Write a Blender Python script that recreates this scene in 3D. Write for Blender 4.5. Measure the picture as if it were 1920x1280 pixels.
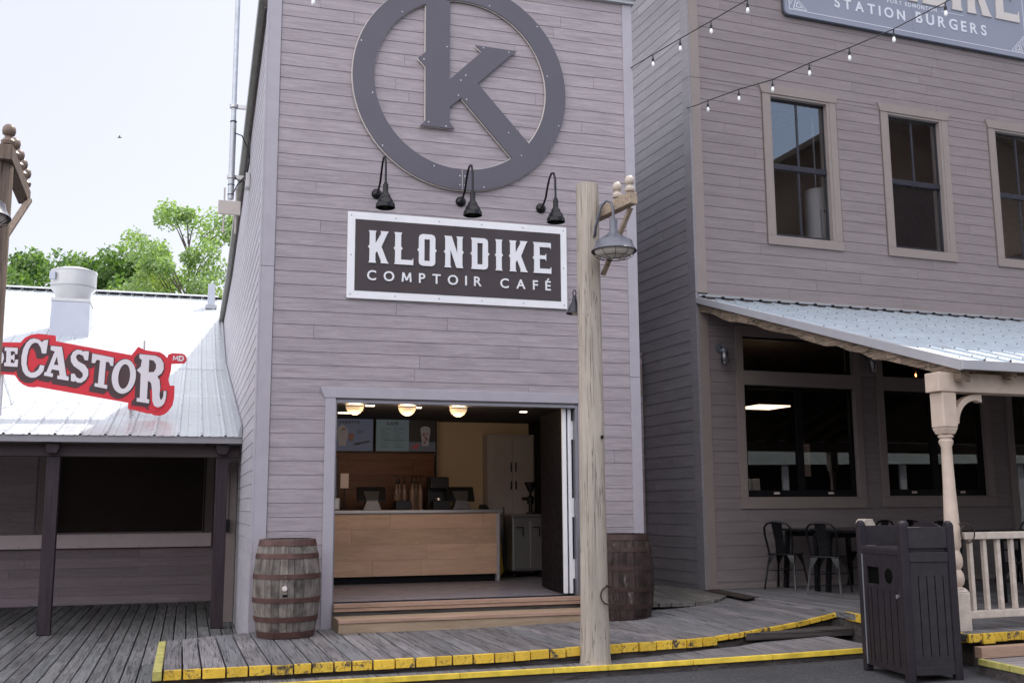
import bpy, bmesh, math, random
from mathutils import Matrix, Vector
R = math.radians
random.seed(7)
for o in list(bpy.data.objects): bpy.data.objects.remove(o, do_unlink=True)
S = bpy.context.scene
C = S.collection
# ------------------------------------------------------------ camera
cam = bpy.data.objects.new('camera', bpy.data.cameras.new('camera')); C.objects.link(cam)
cam.data.sensor_width = 36; cam.data.lens = 36.632; cam.data.clip_start = .1; cam.data.clip_end = 3000
cam.matrix_world = Matrix(((.99998, .005917, 0, 0), (.000913, -.154368, -.988013, 0), (-.005846, .987996, -.15437, 1.6), (0, 0, 0, 1)))
S.camera = cam
# ------------------------------------------------------------ sky, sun, exposure
SUN_AZ = math.atan2(.27, .60); SUN_EL = R(56)           # azimuth from +Y towards +X
w = bpy.data.worlds.new('World'); S.world = w; w.use_nodes = True
nt = w.node_tree; bg = nt.nodes['Background']
sky = nt.nodes.new('ShaderNodeTexSky'); sky.sky_type = 'NISHITA'; sky.sun_disc = False
sky.sun_elevation = SUN_EL; sky.sun_rotation = SUN_AZ; sky.dust_density = 2.2; sky.air_density = 1.0; sky.ozone_density = 1.2
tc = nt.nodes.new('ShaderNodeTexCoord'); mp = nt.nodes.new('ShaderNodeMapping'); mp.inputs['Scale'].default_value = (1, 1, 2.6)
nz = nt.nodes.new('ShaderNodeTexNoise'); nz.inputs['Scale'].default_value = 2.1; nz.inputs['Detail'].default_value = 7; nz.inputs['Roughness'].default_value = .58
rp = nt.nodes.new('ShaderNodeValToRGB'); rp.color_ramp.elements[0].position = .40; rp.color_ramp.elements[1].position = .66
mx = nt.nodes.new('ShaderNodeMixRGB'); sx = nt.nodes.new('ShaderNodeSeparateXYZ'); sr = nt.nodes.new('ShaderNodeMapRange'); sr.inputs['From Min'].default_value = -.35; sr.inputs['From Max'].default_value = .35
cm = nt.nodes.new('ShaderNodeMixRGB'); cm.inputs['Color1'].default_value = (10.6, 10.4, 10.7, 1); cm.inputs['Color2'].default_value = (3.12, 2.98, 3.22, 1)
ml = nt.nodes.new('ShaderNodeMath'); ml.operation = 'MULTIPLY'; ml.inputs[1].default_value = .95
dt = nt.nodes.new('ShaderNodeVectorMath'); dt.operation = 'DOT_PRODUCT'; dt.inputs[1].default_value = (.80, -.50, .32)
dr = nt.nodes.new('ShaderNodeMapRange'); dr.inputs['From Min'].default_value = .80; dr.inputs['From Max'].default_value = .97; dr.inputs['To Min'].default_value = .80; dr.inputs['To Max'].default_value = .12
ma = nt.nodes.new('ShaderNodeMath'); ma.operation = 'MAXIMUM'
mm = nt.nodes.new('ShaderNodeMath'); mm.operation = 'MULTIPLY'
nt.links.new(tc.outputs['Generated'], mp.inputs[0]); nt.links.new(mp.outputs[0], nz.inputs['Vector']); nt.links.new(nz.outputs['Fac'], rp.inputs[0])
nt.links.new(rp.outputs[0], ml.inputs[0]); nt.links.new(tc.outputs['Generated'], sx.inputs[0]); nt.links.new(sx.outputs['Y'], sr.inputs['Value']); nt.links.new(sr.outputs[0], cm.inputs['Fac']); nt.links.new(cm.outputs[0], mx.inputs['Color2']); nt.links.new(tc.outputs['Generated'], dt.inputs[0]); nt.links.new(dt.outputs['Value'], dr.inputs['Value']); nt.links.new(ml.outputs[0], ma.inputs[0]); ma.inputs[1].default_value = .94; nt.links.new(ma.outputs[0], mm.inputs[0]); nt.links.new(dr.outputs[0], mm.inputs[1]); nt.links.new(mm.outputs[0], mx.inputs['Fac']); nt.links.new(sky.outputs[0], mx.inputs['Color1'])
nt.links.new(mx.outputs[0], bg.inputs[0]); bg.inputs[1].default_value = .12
sl = bpy.data.lights.new('sun', 'SUN'); sl.energy = 2.05; sl.angle = R(.5); sl.color = (1, .96, .9)
so = bpy.data.objects.new('sun', sl); C.objects.link(so)
sd = Vector((math.sin(SUN_AZ)*math.cos(SUN_EL), math.cos(SUN_AZ)*math.cos(SUN_EL), math.sin(SUN_EL)))
so.rotation_euler = sd.to_track_quat('Z', 'Y').to_euler(); so.location = (10, 10, 30)
S.view_settings.view_transform = 'Standard'; S.view_settings.look = 'None'; S.view_settings.gamma = 1
S.view_settings.use_curve_mapping = False; S.view_settings.exposure = 1.25
S.render.engine = 'CYCLES'
S.cycles.max_bounces = 8; S.cycles.transparent_max_bounces = 12
# ------------------------------------------------------------ frames
class Frame:
    def __init__(s, x, y, deg): s.m = Matrix.Translation((x, y, 0)) @ Matrix.Rotation(R(deg), 4, 'Z'); s.deg = deg
    def pt(s, u, v, z=0): return s.m @ Vector((u, v, z))
FA = Frame(-2.7514, 11.1896, 17.147)     # cafe front: u along the facade, v into the building
FB = Frame(2.4898, 13.7707, 20.80)       # restaurant front
FW = Frame(0, 0, 0)
# ------------------------------------------------------------ mesh builder
class MB:
    def __init__(s): s.v = []; s.f = []; s.x = None
    def _v(s, p):
        p = Vector(p)
        if s.x: p = s.x @ p
        s.v.append(tuple(p)); return len(s.v)-1
    def box(s, x0, x1, y0, y1, z0, z1):
        return s.hexa([(x0,y0,z0),(x1,y0,z0),(x1,y1,z0),(x0,y1,z0),(x0,y0,z1),(x1,y0,z1),(x1,y1,z1),(x0,y1,z1)])
    def hexa(s, P):
        i = [s._v(p) for p in P]
        for f in ((0,3,2,1),(4,5,6,7),(0,1,5,4),(1,2,6,5),(2,3,7,6),(3,0,4,7)): s.f.append([i[k] for k in f])
        return s
    def face(s, P): s.f.append([s._v(p) for p in P]); return s
    def prism(s, poly, y0, y1):           # polygon in x,z extruded along y
        a = [s._v((x, y0, z)) for x, z in poly]; b = [s._v((x, y1, z)) for x, z in poly]; n = len(poly)
        s.f.append(a); s.f.append(b[::-1])
        for i in range(n): s.f.append([a[i], b[i], b[(i+1) % n], a[(i+1) % n]])
        return s
    def bar(s, p, q, w, h, up=(0,0,1)):
        p = Vector(p); q = Vector(q); d = (q-p).normalized(); a = d.cross(Vector(up))
        if a.length < 1e-4: a = d.cross(Vector((1,0,0)))
        a.normalize(); b = a.cross(d).normalized(); a *= w/2; b *= h/2
        return s.hexa([p-a-b, p+a-b, q+a-b, q-a-b, p-a+b, p+a+b, q+a+b, q-a+b])
    def tube(s, pts, r, n=8, cap=True, closed=False):
        pts = [Vector(p) for p in pts]; m = len(pts); rings = []; prev = None
        for i, p in enumerate(pts):
            if closed: d = pts[(i+1) % m]-pts[i-1]
            else: d = pts[min(i+1, m-1)]-pts[max(i-1, 0)]
            d.normalize()
            if prev is None:
                a = d.orthogonal().normalized()
            else:
                a = prev-d*prev.dot(d); a.normalize()
            prev = a; b = d.cross(a); rr = r[i] if isinstance(r, (list, tuple)) else r
            rings.append([s._v(p+a*rr*math.cos(2*math.pi*k/n)+b*rr*math.sin(2*math.pi*k/n)) for k in range(n)])
        for i in range(m if closed else m-1):
            A, B = rings[i], rings[(i+1) % m]
            for k in range(n): s.f.append([A[k], A[(k+1) % n], B[(k+1) % n], B[k]])
        if cap and not closed: s.f.append(rings[0][::-1]); s.f.append(rings[-1])
        return s
    def lathe(s, prof, n=20, o=(0,0,0), cap=True):     # profile (r,z) about the z axis
        rings = []
        for r, z in prof:
            rings.append([s._v((o[0]+r*math.cos(2*math.pi*k/n), o[1]+r*math.sin(2*math.pi*k/n), o[2]+z)) for k in range(n)])
        for A, B in zip(rings, rings[1:]):
            for k in range(n): s.f.append([A[k], A[(k+1) % n], B[(k+1) % n], B[k]])
        if cap: s.f.append(rings[0][::-1]); s.f.append(rings[-1])
        return s
    def sphere(s, c, r, n=12, sz=1):
        m = n//2
        return s.lathe([(max(r*math.sin(math.pi*i/m), 1e-4), -r*sz*math.cos(math.pi*i/m)) for i in range(m+1)], n, c, cap=False)
    def build(s, name, mt, parent=None, smooth=None, bevel=0, loc=None, normals=True):
        me = bpy.data.meshes.new(name); me.from_pydata(s.v, [], s.f)
        if normals:
            bm = bmesh.new(); bm.from_mesh(me); bmesh.ops.recalc_face_normals(bm, faces=bm.faces); bm.to_mesh(me); bm.free()
        me.materials.append(mt)
        if smooth:
            for p in me.polygons: p.use_smooth = True
            me.set_sharp_from_angle(angle=R(smooth))
        o = bpy.data.objects.new(name, me); C.objects.link(o)
        if parent: o.parent = parent
        if loc: o.location = loc
        if bevel:
            b = o.modifiers.new('bevel', 'BEVEL'); b.width = bevel; b.segments = 2; b.limit_method = 'ANGLE'; b.angle_limit = R(40)
        return o
def tag(o, label, cat=None, group=None, kind=None):
    if label: o['label'] = label
    if cat: o['category'] = cat
    if group: o['group'] = group
    if kind: o['kind'] = kind
    return o
def thing(name, label, cat, fr=FW, p=(0,0,0), rz=0, group=None):
    o = bpy.data.objects.new(name, None); C.objects.link(o); o.empty_display_size = .1
    o.matrix_world = fr.m @ Matrix.Translation(p) @ Matrix.Rotation(R(rz), 4, 'Z')
    return tag(o, label, cat, group)
def place(o, fr, p=(0,0,0), rz=0):
    o.matrix_world = fr.m @ Matrix.Translation(p) @ Matrix.Rotation(R(rz), 4, 'Z'); return o
def dup(root, label=None, group=None):
    r = root.copy(); C.objects.link(r)
    if label: r['label'] = label
    if group: r['group'] = group
    for ch in list(root.children):
        c = ch.copy(); C.objects.link(c); c.parent = r
        for g in ch.children:
            d = g.copy(); C.objects.link(d); d.parent = c
    return r
def struct(o): o['kind'] = 'structure'; return o
# ------------------------------------------------------------ materials
class NM:
    def __init__(s, name):
        s.m = bpy.data.materials.new(name); s.m.use_nodes = True; s.t = s.m.node_tree
        s.b = s.t.nodes['Principled BSDF']
    def n(s, typ, **kw):
        x = s.t.nodes.new('ShaderNode'+typ)
        for k, v in kw.items():
            if k in x.inputs: x.inputs[k].default_value = v
            else: setattr(x, k, v)
        return x
    def l(s, a, b): s.t.links.new(a, b)
    def math(s, op, a, b=None, clamp=False):
        x = s.t.nodes.new('ShaderNodeMath'); x.operation = op; x.use_clamp = clamp
        for i, q in enumerate((a, b)):
            if q is None: continue
            if isinstance(q, (int, float)): x.inputs[i].default_value = q
            else: s.l(q, x.inputs[i])
        return x.outputs[0]
    def mix(s, f, a, b, typ='MIX'):
        x = s.t.nodes.new('ShaderNodeMixRGB'); x.blend_type = typ
        for i, q in enumerate((f, a, b)):
            if isinstance(q, (int, float)): x.inputs[i].default_value = q
            elif isinstance(q, tuple): x.inputs[i].default_value = (*q[:3], 1)
            else: s.l(q, x.inputs[i])
        return x.outputs[0]
    def coords(s, scale=(1,1,1), island=True, rot=None):
        tc = s.n('TexCoord'); m = s.n('Mapping'); m.inputs['Scale'].default_value = scale
        if rot: m.inputs['Rotation'].default_value = rot
        src = tc.outputs['Object']
        if island:
            g = s.n('NewGeometry'); k = s.n('VectorMath', operation='MULTIPLY_ADD')
            cx = s.n('CombineXYZ'); 
            for i in range(3): s.l(g.outputs['Random Per Island'], cx.inputs[i])
            k.inputs[1].default_value = (31.7, 17.3, 23.1)
            s.l(cx.outputs[0], k.inputs[0]); s.l(src, k.inputs[2]); src = k.outputs[0]
        s.l(src, m.inputs[0]); return m.outputs[0]
    def noise(s, vec, scale, detail=4, rough=.55, dist=0):
        x = s.n('TexNoise', Scale=scale, Detail=detail, Roughness=rough, Distortion=dist); s.l(vec, x.inputs['Vector']); return x.outputs['Fac']
    def ramp(s, f, stops):
        x = s.n('ValToRGB'); e = x.color_ramp.elements
        while len(e) < len(stops): e.new(.5)
        for i, (p, c) in enumerate(stops):
            e[i].position = p; e[i].color = (*c, 1) if isinstance(c, tuple) else (c, c, c, 1)
        s.l(f, x.inputs[0]); return x.outputs[0]
    def bump(s, h, st=.3, d=.01):
        x = s.n('Bump', Strength=st, Distance=d); s.l(h, x.inputs['Height']); s.l(x.outputs[0], s.b.inputs['Normal'])
    def island(s): return s.n('NewGeometry').outputs['Random Per Island']
    def col(s, c): s.l(c, s.b.inputs['Base Color'])
def plain(name, c, rough=.5, metal=0, var=.12, sc=6, bump=0, coat=0, spec=None):
    k = NM(name); v = k.coords(island=False)
    f = k.noise(v, sc, 6, .6)
    lo = tuple(x*(1-var) for x in c); hi = tuple(min(1, x*(1+var)) for x in c)
    k.col(k.ramp(f, [(.3, lo), (.7, hi)])); k.b.inputs['Roughness'].default_value = rough; k.b.inputs['Metallic'].default_value = metal
    r = k.ramp(k.noise(v, sc*2.3, 4), [(.3, max(0, rough-.08)), (.75, min(1, rough+.12))]); k.l(r, k.b.inputs['Roughness'])
    if bump: k.bump(k.noise(v, sc*8, 5), bump, .003)
    if coat: k.b.inputs['Coat Weight'].default_value = coat
    k.b.inputs['Specular IOR Level'].default_value = .3 if spec is None else spec
    return k.m
def emit(name, c, st):
    k = NM(name); k.b.inputs['Base Color'].default_value = (*c, 1); k.b.inputs['Emission Color'].default_value = (*c, 1); k.b.inputs['Emission Strength'].default_value = st
    return k.m
AX = {'x': (1.2, 14, 14), 'y': (14, 1.2, 14), 'z': (14, 14, 1.2)}
def wood(name, c1, c2, axis='x', rough=.6, isl=.18, crack=0, knots=.25, bump=.25, mottle=.15, grain=1.6, dark=None, hue=None, fineamt=.55):
    k = NM(name); sc = AX[axis]; v = k.coords(sc)
    f = k.noise(v, grain, 9, .62, .6)
    c = k.ramp(f, [(.28, c1), (.72, c2)])
    big = k.noise(k.coords(tuple(.35*q**.5 for q in sc)), 2.2, 5, .6)
    c = k.mix(1, c, k.ramp(big, [(.25, 1-mottle), (.75, 1+mottle*.6)]), 'MULTIPLY')
    fine = k.noise(v, grain*5.5, 6, .7)
    c = k.mix(fineamt, c, k.ramp(fine, [(.3, .66), (.62, 1.12)]), 'MULTIPLY')
    if knots:
        vo = k.n('TexVoronoi', Scale=.55); k.l(k.coords(tuple(q**.55*1.15 for q in sc)), vo.inputs['Vector'])
        kf = k.ramp(vo.outputs['Distance'], [(.06, 1.0), (.19, 0.0)])
        c = k.mix(k.math('MULTIPLY', kf, knots), c, tuple(q*.35 for q in c1))
    if isl:
        i = k.island(); c = k.mix(1, c, k.ramp(i, [(0, 1-isl), (1, 1+isl*.8)]), 'MULTIPLY')
        if hue:
            j = k.math('FRACT', k.math('MULTIPLY', i, 7.31)); c = k.mix(k.math('MULTIPLY', j, .5), c, hue)
    h = f
    if crack:
        cn = k.noise(k.coords(tuple(q*(1.9 if q > 5 else .42) for q in sc)), 1.1, 3, .5, .25)
        cr = k.ramp(k.math('ABSOLUTE', k.math('SUBTRACT', cn, .5)), [(0, 1.0), (crack, 0.0)])
        c = k.mix(cr, c, dark or (.012, .011, .012)); h = k.math('SUBTRACT', f, cr)
    k.col(c); k.l(k.ramp(fine, [(.2, max(.1, rough-.1)), (.8, min(1, rough+.15))]), k.b.inputs['Roughness'])
    k.b.inputs['Specular IOR Level'].default_value = .3
    k.bump(h, bump, .004); return k.m
M = {}
M['sidA'] = wood('cafe siding', (.262,.228,.248), (.405,.357,.378), 'x', .62, .022, fineamt=.40, mottle=.08, knots=.12, grain=2.0, bump=.35)
M['sidAs'] = wood('cafe side siding', (.36,.34,.375), (.45,.43,.465), 'y', .5, .05, mottle=.08, knots=.1, bump=.2)
M['trimA'] = plain('cafe trim', (.37,.345,.385), .45, var=.05)
M['sidB'] = wood('restaurant siding', (.180,.152,.153), (.236,.203,.206), 'x', .6, .04, fineamt=.32, mottle=.08, knots=.1, bump=.22)
M['sidBs'] = wood('restaurant side siding', (.215,.20,.215), (.28,.265,.285), 'y', .40, .08, mottle=.14, knots=.1, bump=.22)
M['trimB'] = plain('restaurant trim', (.235,.197,.182), .5, var=.05)
M['sidC'] = wood('low building siding', (.30,.24,.26), (.38,.32,.34), 'x', .55, .10, mottle=.1, knots=.1)
M['darkwood'] = wood('dark stained timber', (.024,.015,.020), (.05,.035,.044), 'z', .55, .1, crack=.012, knots=.2, bump=.5)
M['darkbeam'] = wood('dark stained beam', (.045,.031,.034), (.075,.055,.058), 'x', .6, .1, crack=.008)
M['deck'] = wood('weathered deck', (.098,.089,.092), (.285,.262,.265), 'y', .8, .26, crack=.016, knots=.15, bump=.7, mottle=.28, hue=(.17,.18,.19))
M['deckL'] = wood('weathered lower deck', (.078,.073,.073), (.245,.235,.235), 'y', .8, .28, crack=.018, knots=.15, bump=.7, mottle=.4, hue=(.15,.165,.165))
M['riser'] = wood('grey riser', (.05,.043,.042), (.12,.105,.10), 'x', .8, .2, crack=.02, bump=.5)
M['newwood'] = wood('new lumber', (.29,.215,.14), (.44,.345,.24), 'x', .6, .14, knots=.3, bump=.25, hue=(.5,.3,.22))
M['pinkwood'] = wood('reddish lumber edge', (.34,.215,.155), (.48,.325,.245), 'x', .6, .1, knots=.3)
M['pole'] = wood('round pole timber', (.36,.31,.26), (.50,.44,.375), 'z', .7, .05, fineamt=.22, crack=.013, knots=.15, bump=.6, mottle=.2, dark=(.06,.045,.035))
M['poleL'] = wood('brown pole timber', (.12,.085,.065), (.22,.165,.13), 'z', .7, .05, crack=.010, knots=.15, bump=.6, mottle=.2)
M['arm'] = wood('crossarm timber', (.30,.225,.165), (.48,.38,.285), 'x', .7, .05, crack=.012, knots=.1, bump=.5)
def stave_oak():
    k = NM('oak staves'); v = k.coords((14,14,1.2)); f = k.noise(v, 1.6, 9, .65, .5)
    c = k.ramp(f, [(.28, (.10,.085,.075)), (.72, (.27,.24,.215))])
    p = k.ramp(k.noise(k.coords((3,3,1.4), False), 2.6, 6, .65), [(.58, 0.0), (.58+.09, 1.0)])
    c = k.mix(k.math('MULTIPLY', p, .85), c, (.10,.075,.06)); q = k.ramp(k.noise(k.coords((2,2,2), False), 3.3, 5, .6), [(.36, .35), (.56, 1.0)])
    c = k.mix(.8, c, q, 'MULTIPLY'); c = k.mix(1, c, k.ramp(k.island(), [(0, .82), (1, 1.15)]), 'MULTIPLY')
    k.col(c); k.b.inputs['Roughness'].default_value = .75; k.b.inputs['Specular IOR Level'].default_value = .25; k.bump(f, .6, .004); return k.m
M['oak'] = stave_oak()
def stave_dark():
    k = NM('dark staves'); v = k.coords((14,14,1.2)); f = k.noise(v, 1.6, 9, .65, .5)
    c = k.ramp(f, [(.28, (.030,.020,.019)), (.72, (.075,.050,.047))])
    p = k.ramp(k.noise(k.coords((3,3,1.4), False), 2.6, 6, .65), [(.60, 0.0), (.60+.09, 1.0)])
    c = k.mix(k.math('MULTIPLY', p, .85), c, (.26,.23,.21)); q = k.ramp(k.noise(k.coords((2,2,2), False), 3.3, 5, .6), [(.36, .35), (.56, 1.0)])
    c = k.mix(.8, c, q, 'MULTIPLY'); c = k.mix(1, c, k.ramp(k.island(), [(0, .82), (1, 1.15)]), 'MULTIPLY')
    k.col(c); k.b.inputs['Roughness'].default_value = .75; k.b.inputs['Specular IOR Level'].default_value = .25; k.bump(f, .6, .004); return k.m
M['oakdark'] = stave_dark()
M['counter'] = wood('counter boards', (.44,.30,.20), (.60,.42,.30), 'x', .45, .16, knots=.35, bump=.1, hue=(.52,.34,.26))
M['backwood'] = wood('orange boards', (.105,.040,.020), (.17,.070,.036), 'x', .45, .15, knots=.2, bump=.1)
M['rafter'] = wood('rough rafter', (.16,.115,.08), (.36,.28,.21), 'y', .8, .15, crack=.02, knots=.35, bump=.8, mottle=.35)
def yellow():
    k = NM('worn yellow paint'); v = k.coords((1,1,1))
    a = k.noise(v, 14, 8, .7, .5); b = k.noise(v, 2.2, 3)
    wornf = k.ramp(k.math('ADD', a, k.math('MULTIPLY', b, .55)), [(.83, 0.0), (.91, 1.0)])
    cn = k.noise(k.coords((1,1,1)), 9, 2, .5, 1.2); cr = k.ramp(k.math('ABSOLUTE', k.math('SUBTRACT', cn, .5)), [(0, 1.0), (.012, 0.0)])
    y = k.ramp(k.noise(v, 6, 4), [(.3, (.70,.43,.03)), (.7, (.85,.58,.07))])
    c = k.mix(wornf, y, (.075,.06,.05)); c = k.mix(k.math('MULTIPLY', cr, .8), c, (.04,.03,.02))
    k.col(k.mix(1, c, k.ramp(k.island(), [(0, .8), (1, 1.1)]), 'MULTIPLY')); k.b.inputs['Roughness'].default_value = .6
    k.bump(k.math('SUBTRACT', 1.0, wornf), .4, .003); return k.m
M['yellow'] = yellow()
M['yellow2'] = plain('yellow painted edge', (.80,.58,.07), .5, var=.25, sc=9)
M['paleyellow'] = plain('faded yellow paint', (.42,.38,.12), .6, var=.3, sc=14)
def asphalt():
    k = NM('asphalt'); v = k.coords((1,1,1), False)
    c = k.ramp(k.noise(v, 55, 3, .85), [(.36, (.026,.027,.031)), (.56, (.066,.066,.074)), (.70, (.20,.19,.19))])
    c = k.mix(.6, c, k.ramp(k.noise(v, .8, 5), [(.3, .6), (.7, 1.3)]), 'MULTIPLY')
    k.col(c); k.b.inputs['Roughness'].default_value = .85; k.bump(k.noise(v, 120, 2), .6, .006); return k.m
M['asphalt'] = asphalt()
def roofmetal(name, c, rough=.34):
    k = NM(name); v = k.coords((1,1,1), False)
    k.col(k.ramp(k.noise(v, 3, 6), [(.3, tuple(q*.9 for q in c)), (.7, c)])); k.b.inputs['Metallic'].default_value = .55
    k.l(k.ramp(k.noise(v, 7, 5), [(.3, rough-.08), (.7, rough+.12)]), k.b.inputs['Roughness']); k.bump(k.noise(v, 5, 3), .12, .01); return k.m
M['roof'] = roofmetal('galvanised roofing', (.64,.68,.70))
M['roofB'] = roofmetal('galvanised porch roofing', (.52,.59,.65), .4)
M['flash'] = plain('grey flashing', (.33,.34,.37), .4, .3, .05)
M['fascia'] = plain('pale fascia', (.42,.42,.45), .4, .1, .05)
M['fasciaC'] = plain('low eave fascia', (.26,.25,.27), .45, 0, .05)
M['ledge'] = plain('pale ledge', (.85,.74,.74), .4, 0, .05)
M['black'] = plain('gloss black', (.006,.006,.007), .16, 0, .1, spec=.3)
M['matblack'] = plain('black powder coat', (.009,.009,.011), .4, 0, .15, spec=.3)
M['chairmetal'] = plain('black lacquered steel', (.006,.006,.008), .22, .0, .1, spec=.35)
M['dark'] = plain('near black void', (.004,.004,.004), .9, spec=.05)
M['shutter'] = plain('brown shutter', (.034,.024,.019), .6, 0, .1, 2, spec=.2)
M['white'] = plain('white paint', (.78,.78,.80), .4, 0, .03)
M['letter'] = plain('letter paint', (.74,.74,.77), .4, 0, .02)
M['signface'] = plain('sign face', (.058,.045,.049), .55, 0, .10, 1.2)
M['emblem'] = plain('emblem paint', (.098,.090,.112), .36, 0, .07, .9)
M['cream'] = plain('cream edge', (.62,.57,.54), .5, 0, .05)
M['tan'] = plain('tan porch paint', (.56,.455,.375), .55, 0, .10, 9, .2)
M['palewood'] = plain('greyed white paint', (.54,.47,.41), .6, 0, .16, 14, .3)
M['screw'] = plain('screw heads', (.55,.55,.56), .35, .8)
M['darkscrew'] = plain('dark screws', (.16,.16,.17), .4, .6)
M['chairleg'] = plain('lacquered steel legs', (.008,.008,.010), .16, .0, .1, spec=.4)
M['cladding'] = plain('shade darkened brown cladding', (.055,.042,.038), .8, 0, .2, 1, spec=.1)  # shade put into the colour so the mirrored wall stays dark
M['steel'] = plain('brushed steel', (.42,.41,.41), .35, .8, .03, 2)
M['galv'] = plain('galvanised pipe', (.42,.44,.47), .42, .6, .12, 12)
M['lampgrey'] = plain('grey enamel', (.125,.128,.155), .3, .1, .08, coat=.3)
M['ventgrey'] = plain('vent sheet metal', (.40,.42,.48), .4, .3, .05, 2)
M['ventwhite'] = plain('spun white aluminium', (.50,.50,.51), .4, .2, .05, 2)
M['opal'] = plain('opal glass', (.72,.68,.62), .35, 0, .03)
M['rust'] = plain('rusty iron', (.055,.040,.035), .75, .3, .5, 30, .4)
M['hoop'] = plain('rusty red hoops', (.095,.050,.044), .55, .25, .35, 9, .2)
M['hoopdark'] = plain('dark rusty hoops', (.055,.033,.03), .6, .25, .35, 9, .2)
M['insul'] = plain('cream ceramic', (.50,.43,.36), .35, 0, .08)
M['insulb'] = plain('brown ceramic', (.20,.145,.115), .35, 0, .08)
M['red'] = plain('red sign board', (.56,.030,.045), .4, 0, .05)
M['signbrown'] = plain('sign shadow brown', (.065,.038,.042), .45, 0, .05)
M['signwhite'] = plain('sign white', (.62,.58,.61), .4, 0, .02)
M['bsign'] = plain('blue grey sign', (.215,.228,.285), .42, 0, .04, 1)
M['bsignedge'] = plain('dark sign edge', (.06,.065,.08), .5)
M['bletter'] = plain('tan letters', (.50,.46,.44), .5, 0, .03)
M['bline'] = plain('pale lettering', (.55,.57,.62), .5, 0, .02)
M['bin'] = plain('charcoal plastic lumber', (.023,.019,.025), .42, 0, .22, 11, .15)
M['bin2'] = plain('charcoal plastic side', (.031,.027,.031), .45, 0, .2, 11, .15)
M['wall'] = plain('warm plaster', (.52,.42,.30), .8, 0, .04, 1)
M['ceil'] = plain('dark ceiling', (.05,.045,.045), .8)
M['floorin'] = plain('grey cafe floor', (.20,.185,.215), .35, 0, .06, 2)
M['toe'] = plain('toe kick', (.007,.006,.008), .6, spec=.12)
M['locker'] = plain('grey locker', (.36,.33,.33), .4, 0, .05)
M['antenna'] = plain('cream panel antenna', (.50,.45,.42), .5, 0, .03)
M['tank'] = plain('white enamel tank', (.80,.80,.80), .35, 0, .02)
M['roomwall'] = plain('upstairs wall', (.50,.42,.34), .8, 0, .05, 1)
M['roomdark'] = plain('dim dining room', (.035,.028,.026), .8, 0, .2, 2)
M['bottle'] = plain('syrup bottle', (.18,.12,.09), .2, 0, .3, 3)
M['paper'] = plain('paper', (.62,.52,.48), .7, 0, .03)
M['yplast'] = plain('yellow plastic', (.50,.33,.02), .5)
M['canopy'] = plain('pale canopy', (.62,.68,.64), .5)
M['leafdark'] = None
M['lampglow'] = emit('lamp bowl glow', (.95, .66, .40), .30)
M['led'] = emit('ceiling led', (1, .82, .62), 2.6)
M['ledB'] = emit('dining ceiling light', (1, .74, .50), 1.8)
M['filament'] = emit('edison filament', (1, .42, .12), 6)
M['glint'] = plain('frosted bulb', (.86,.86,.88), .15, 0, .02)
def glass(name, tint=(.85,.85,.87), boost=1.0, rough=0.0):
    k = NM(name); t = k.t; t.nodes.remove(k.b)
    out = [n for n in t.nodes if n.type == 'OUTPUT_MATERIAL'][0]
    tr = k.n('BsdfTransparent'); tr.inputs[0].default_value = (*tint, 1); gl = k.n('BsdfGlossy', Roughness=rough); gl.inputs[0].default_value = (.95,.97,1,1)
    fr = k.n('Fresnel', IOR=1.6); mxx = k.n('MixShader'); k.l(k.math('MULTIPLY', fr.outputs[0], boost, True), mxx.inputs[0])
    k.l(tr.outputs[0], mxx.inputs[1]); k.l(gl.outputs[0], mxx.inputs[2]); k.l(mxx.outputs[0], out.inputs[0]); return k.m
M['glass'] = glass('window glass', (.94,.94,.96), 3.0)
M['glassdark'] = glass('tinted window glass', (.72,.70,.68), 1.6)
M['bulbglass'] = glass('clear bulb glass', (.95,.95,.95), 1.5)
M['frame'] = plain('dark bronze frame', (.028,.027,.036), .35)
M['framelow'] = plain('black window frame', (.006,.005,.007), .5, spec=.15)
def leafmat(name, a, b):
    k = NM(name); c = k.ramp(k.island(), [(0, a), (1, b)]); k.col(c); k.b.inputs['Roughness'].default_value = .5
    tl = k.n('BsdfTranslucent'); k.l(k.mix(1, c, (1.3,1.5,.5), 'MULTIPLY'), tl.inputs[0]); ms = k.n('MixShader'); ms.inputs[0].default_value = .4
    out = [n for n in k.t.nodes if n.type == 'OUTPUT_MATERIAL'][0]
    k.l(k.b.outputs[0], ms.inputs[1]); k.l(tl.outputs[0], ms.inputs[2]); k.l(ms.outputs[0], out.inputs[0]); return k.m
M['leaf1'] = leafmat('maple leaves', (.06,.12,.04), (.22,.33,.12))
M['leaf2'] = leafmat('light leaves', (.17,.27,.11), (.38,.48,.24))
M['leaf3'] = leafmat('yellow green leaves', (.19,.26,.08), (.42,.48,.20))
M['bark'] = wood('bark', (.07,.055,.045), (.14,.11,.09), 'z', .9, 0)
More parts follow.
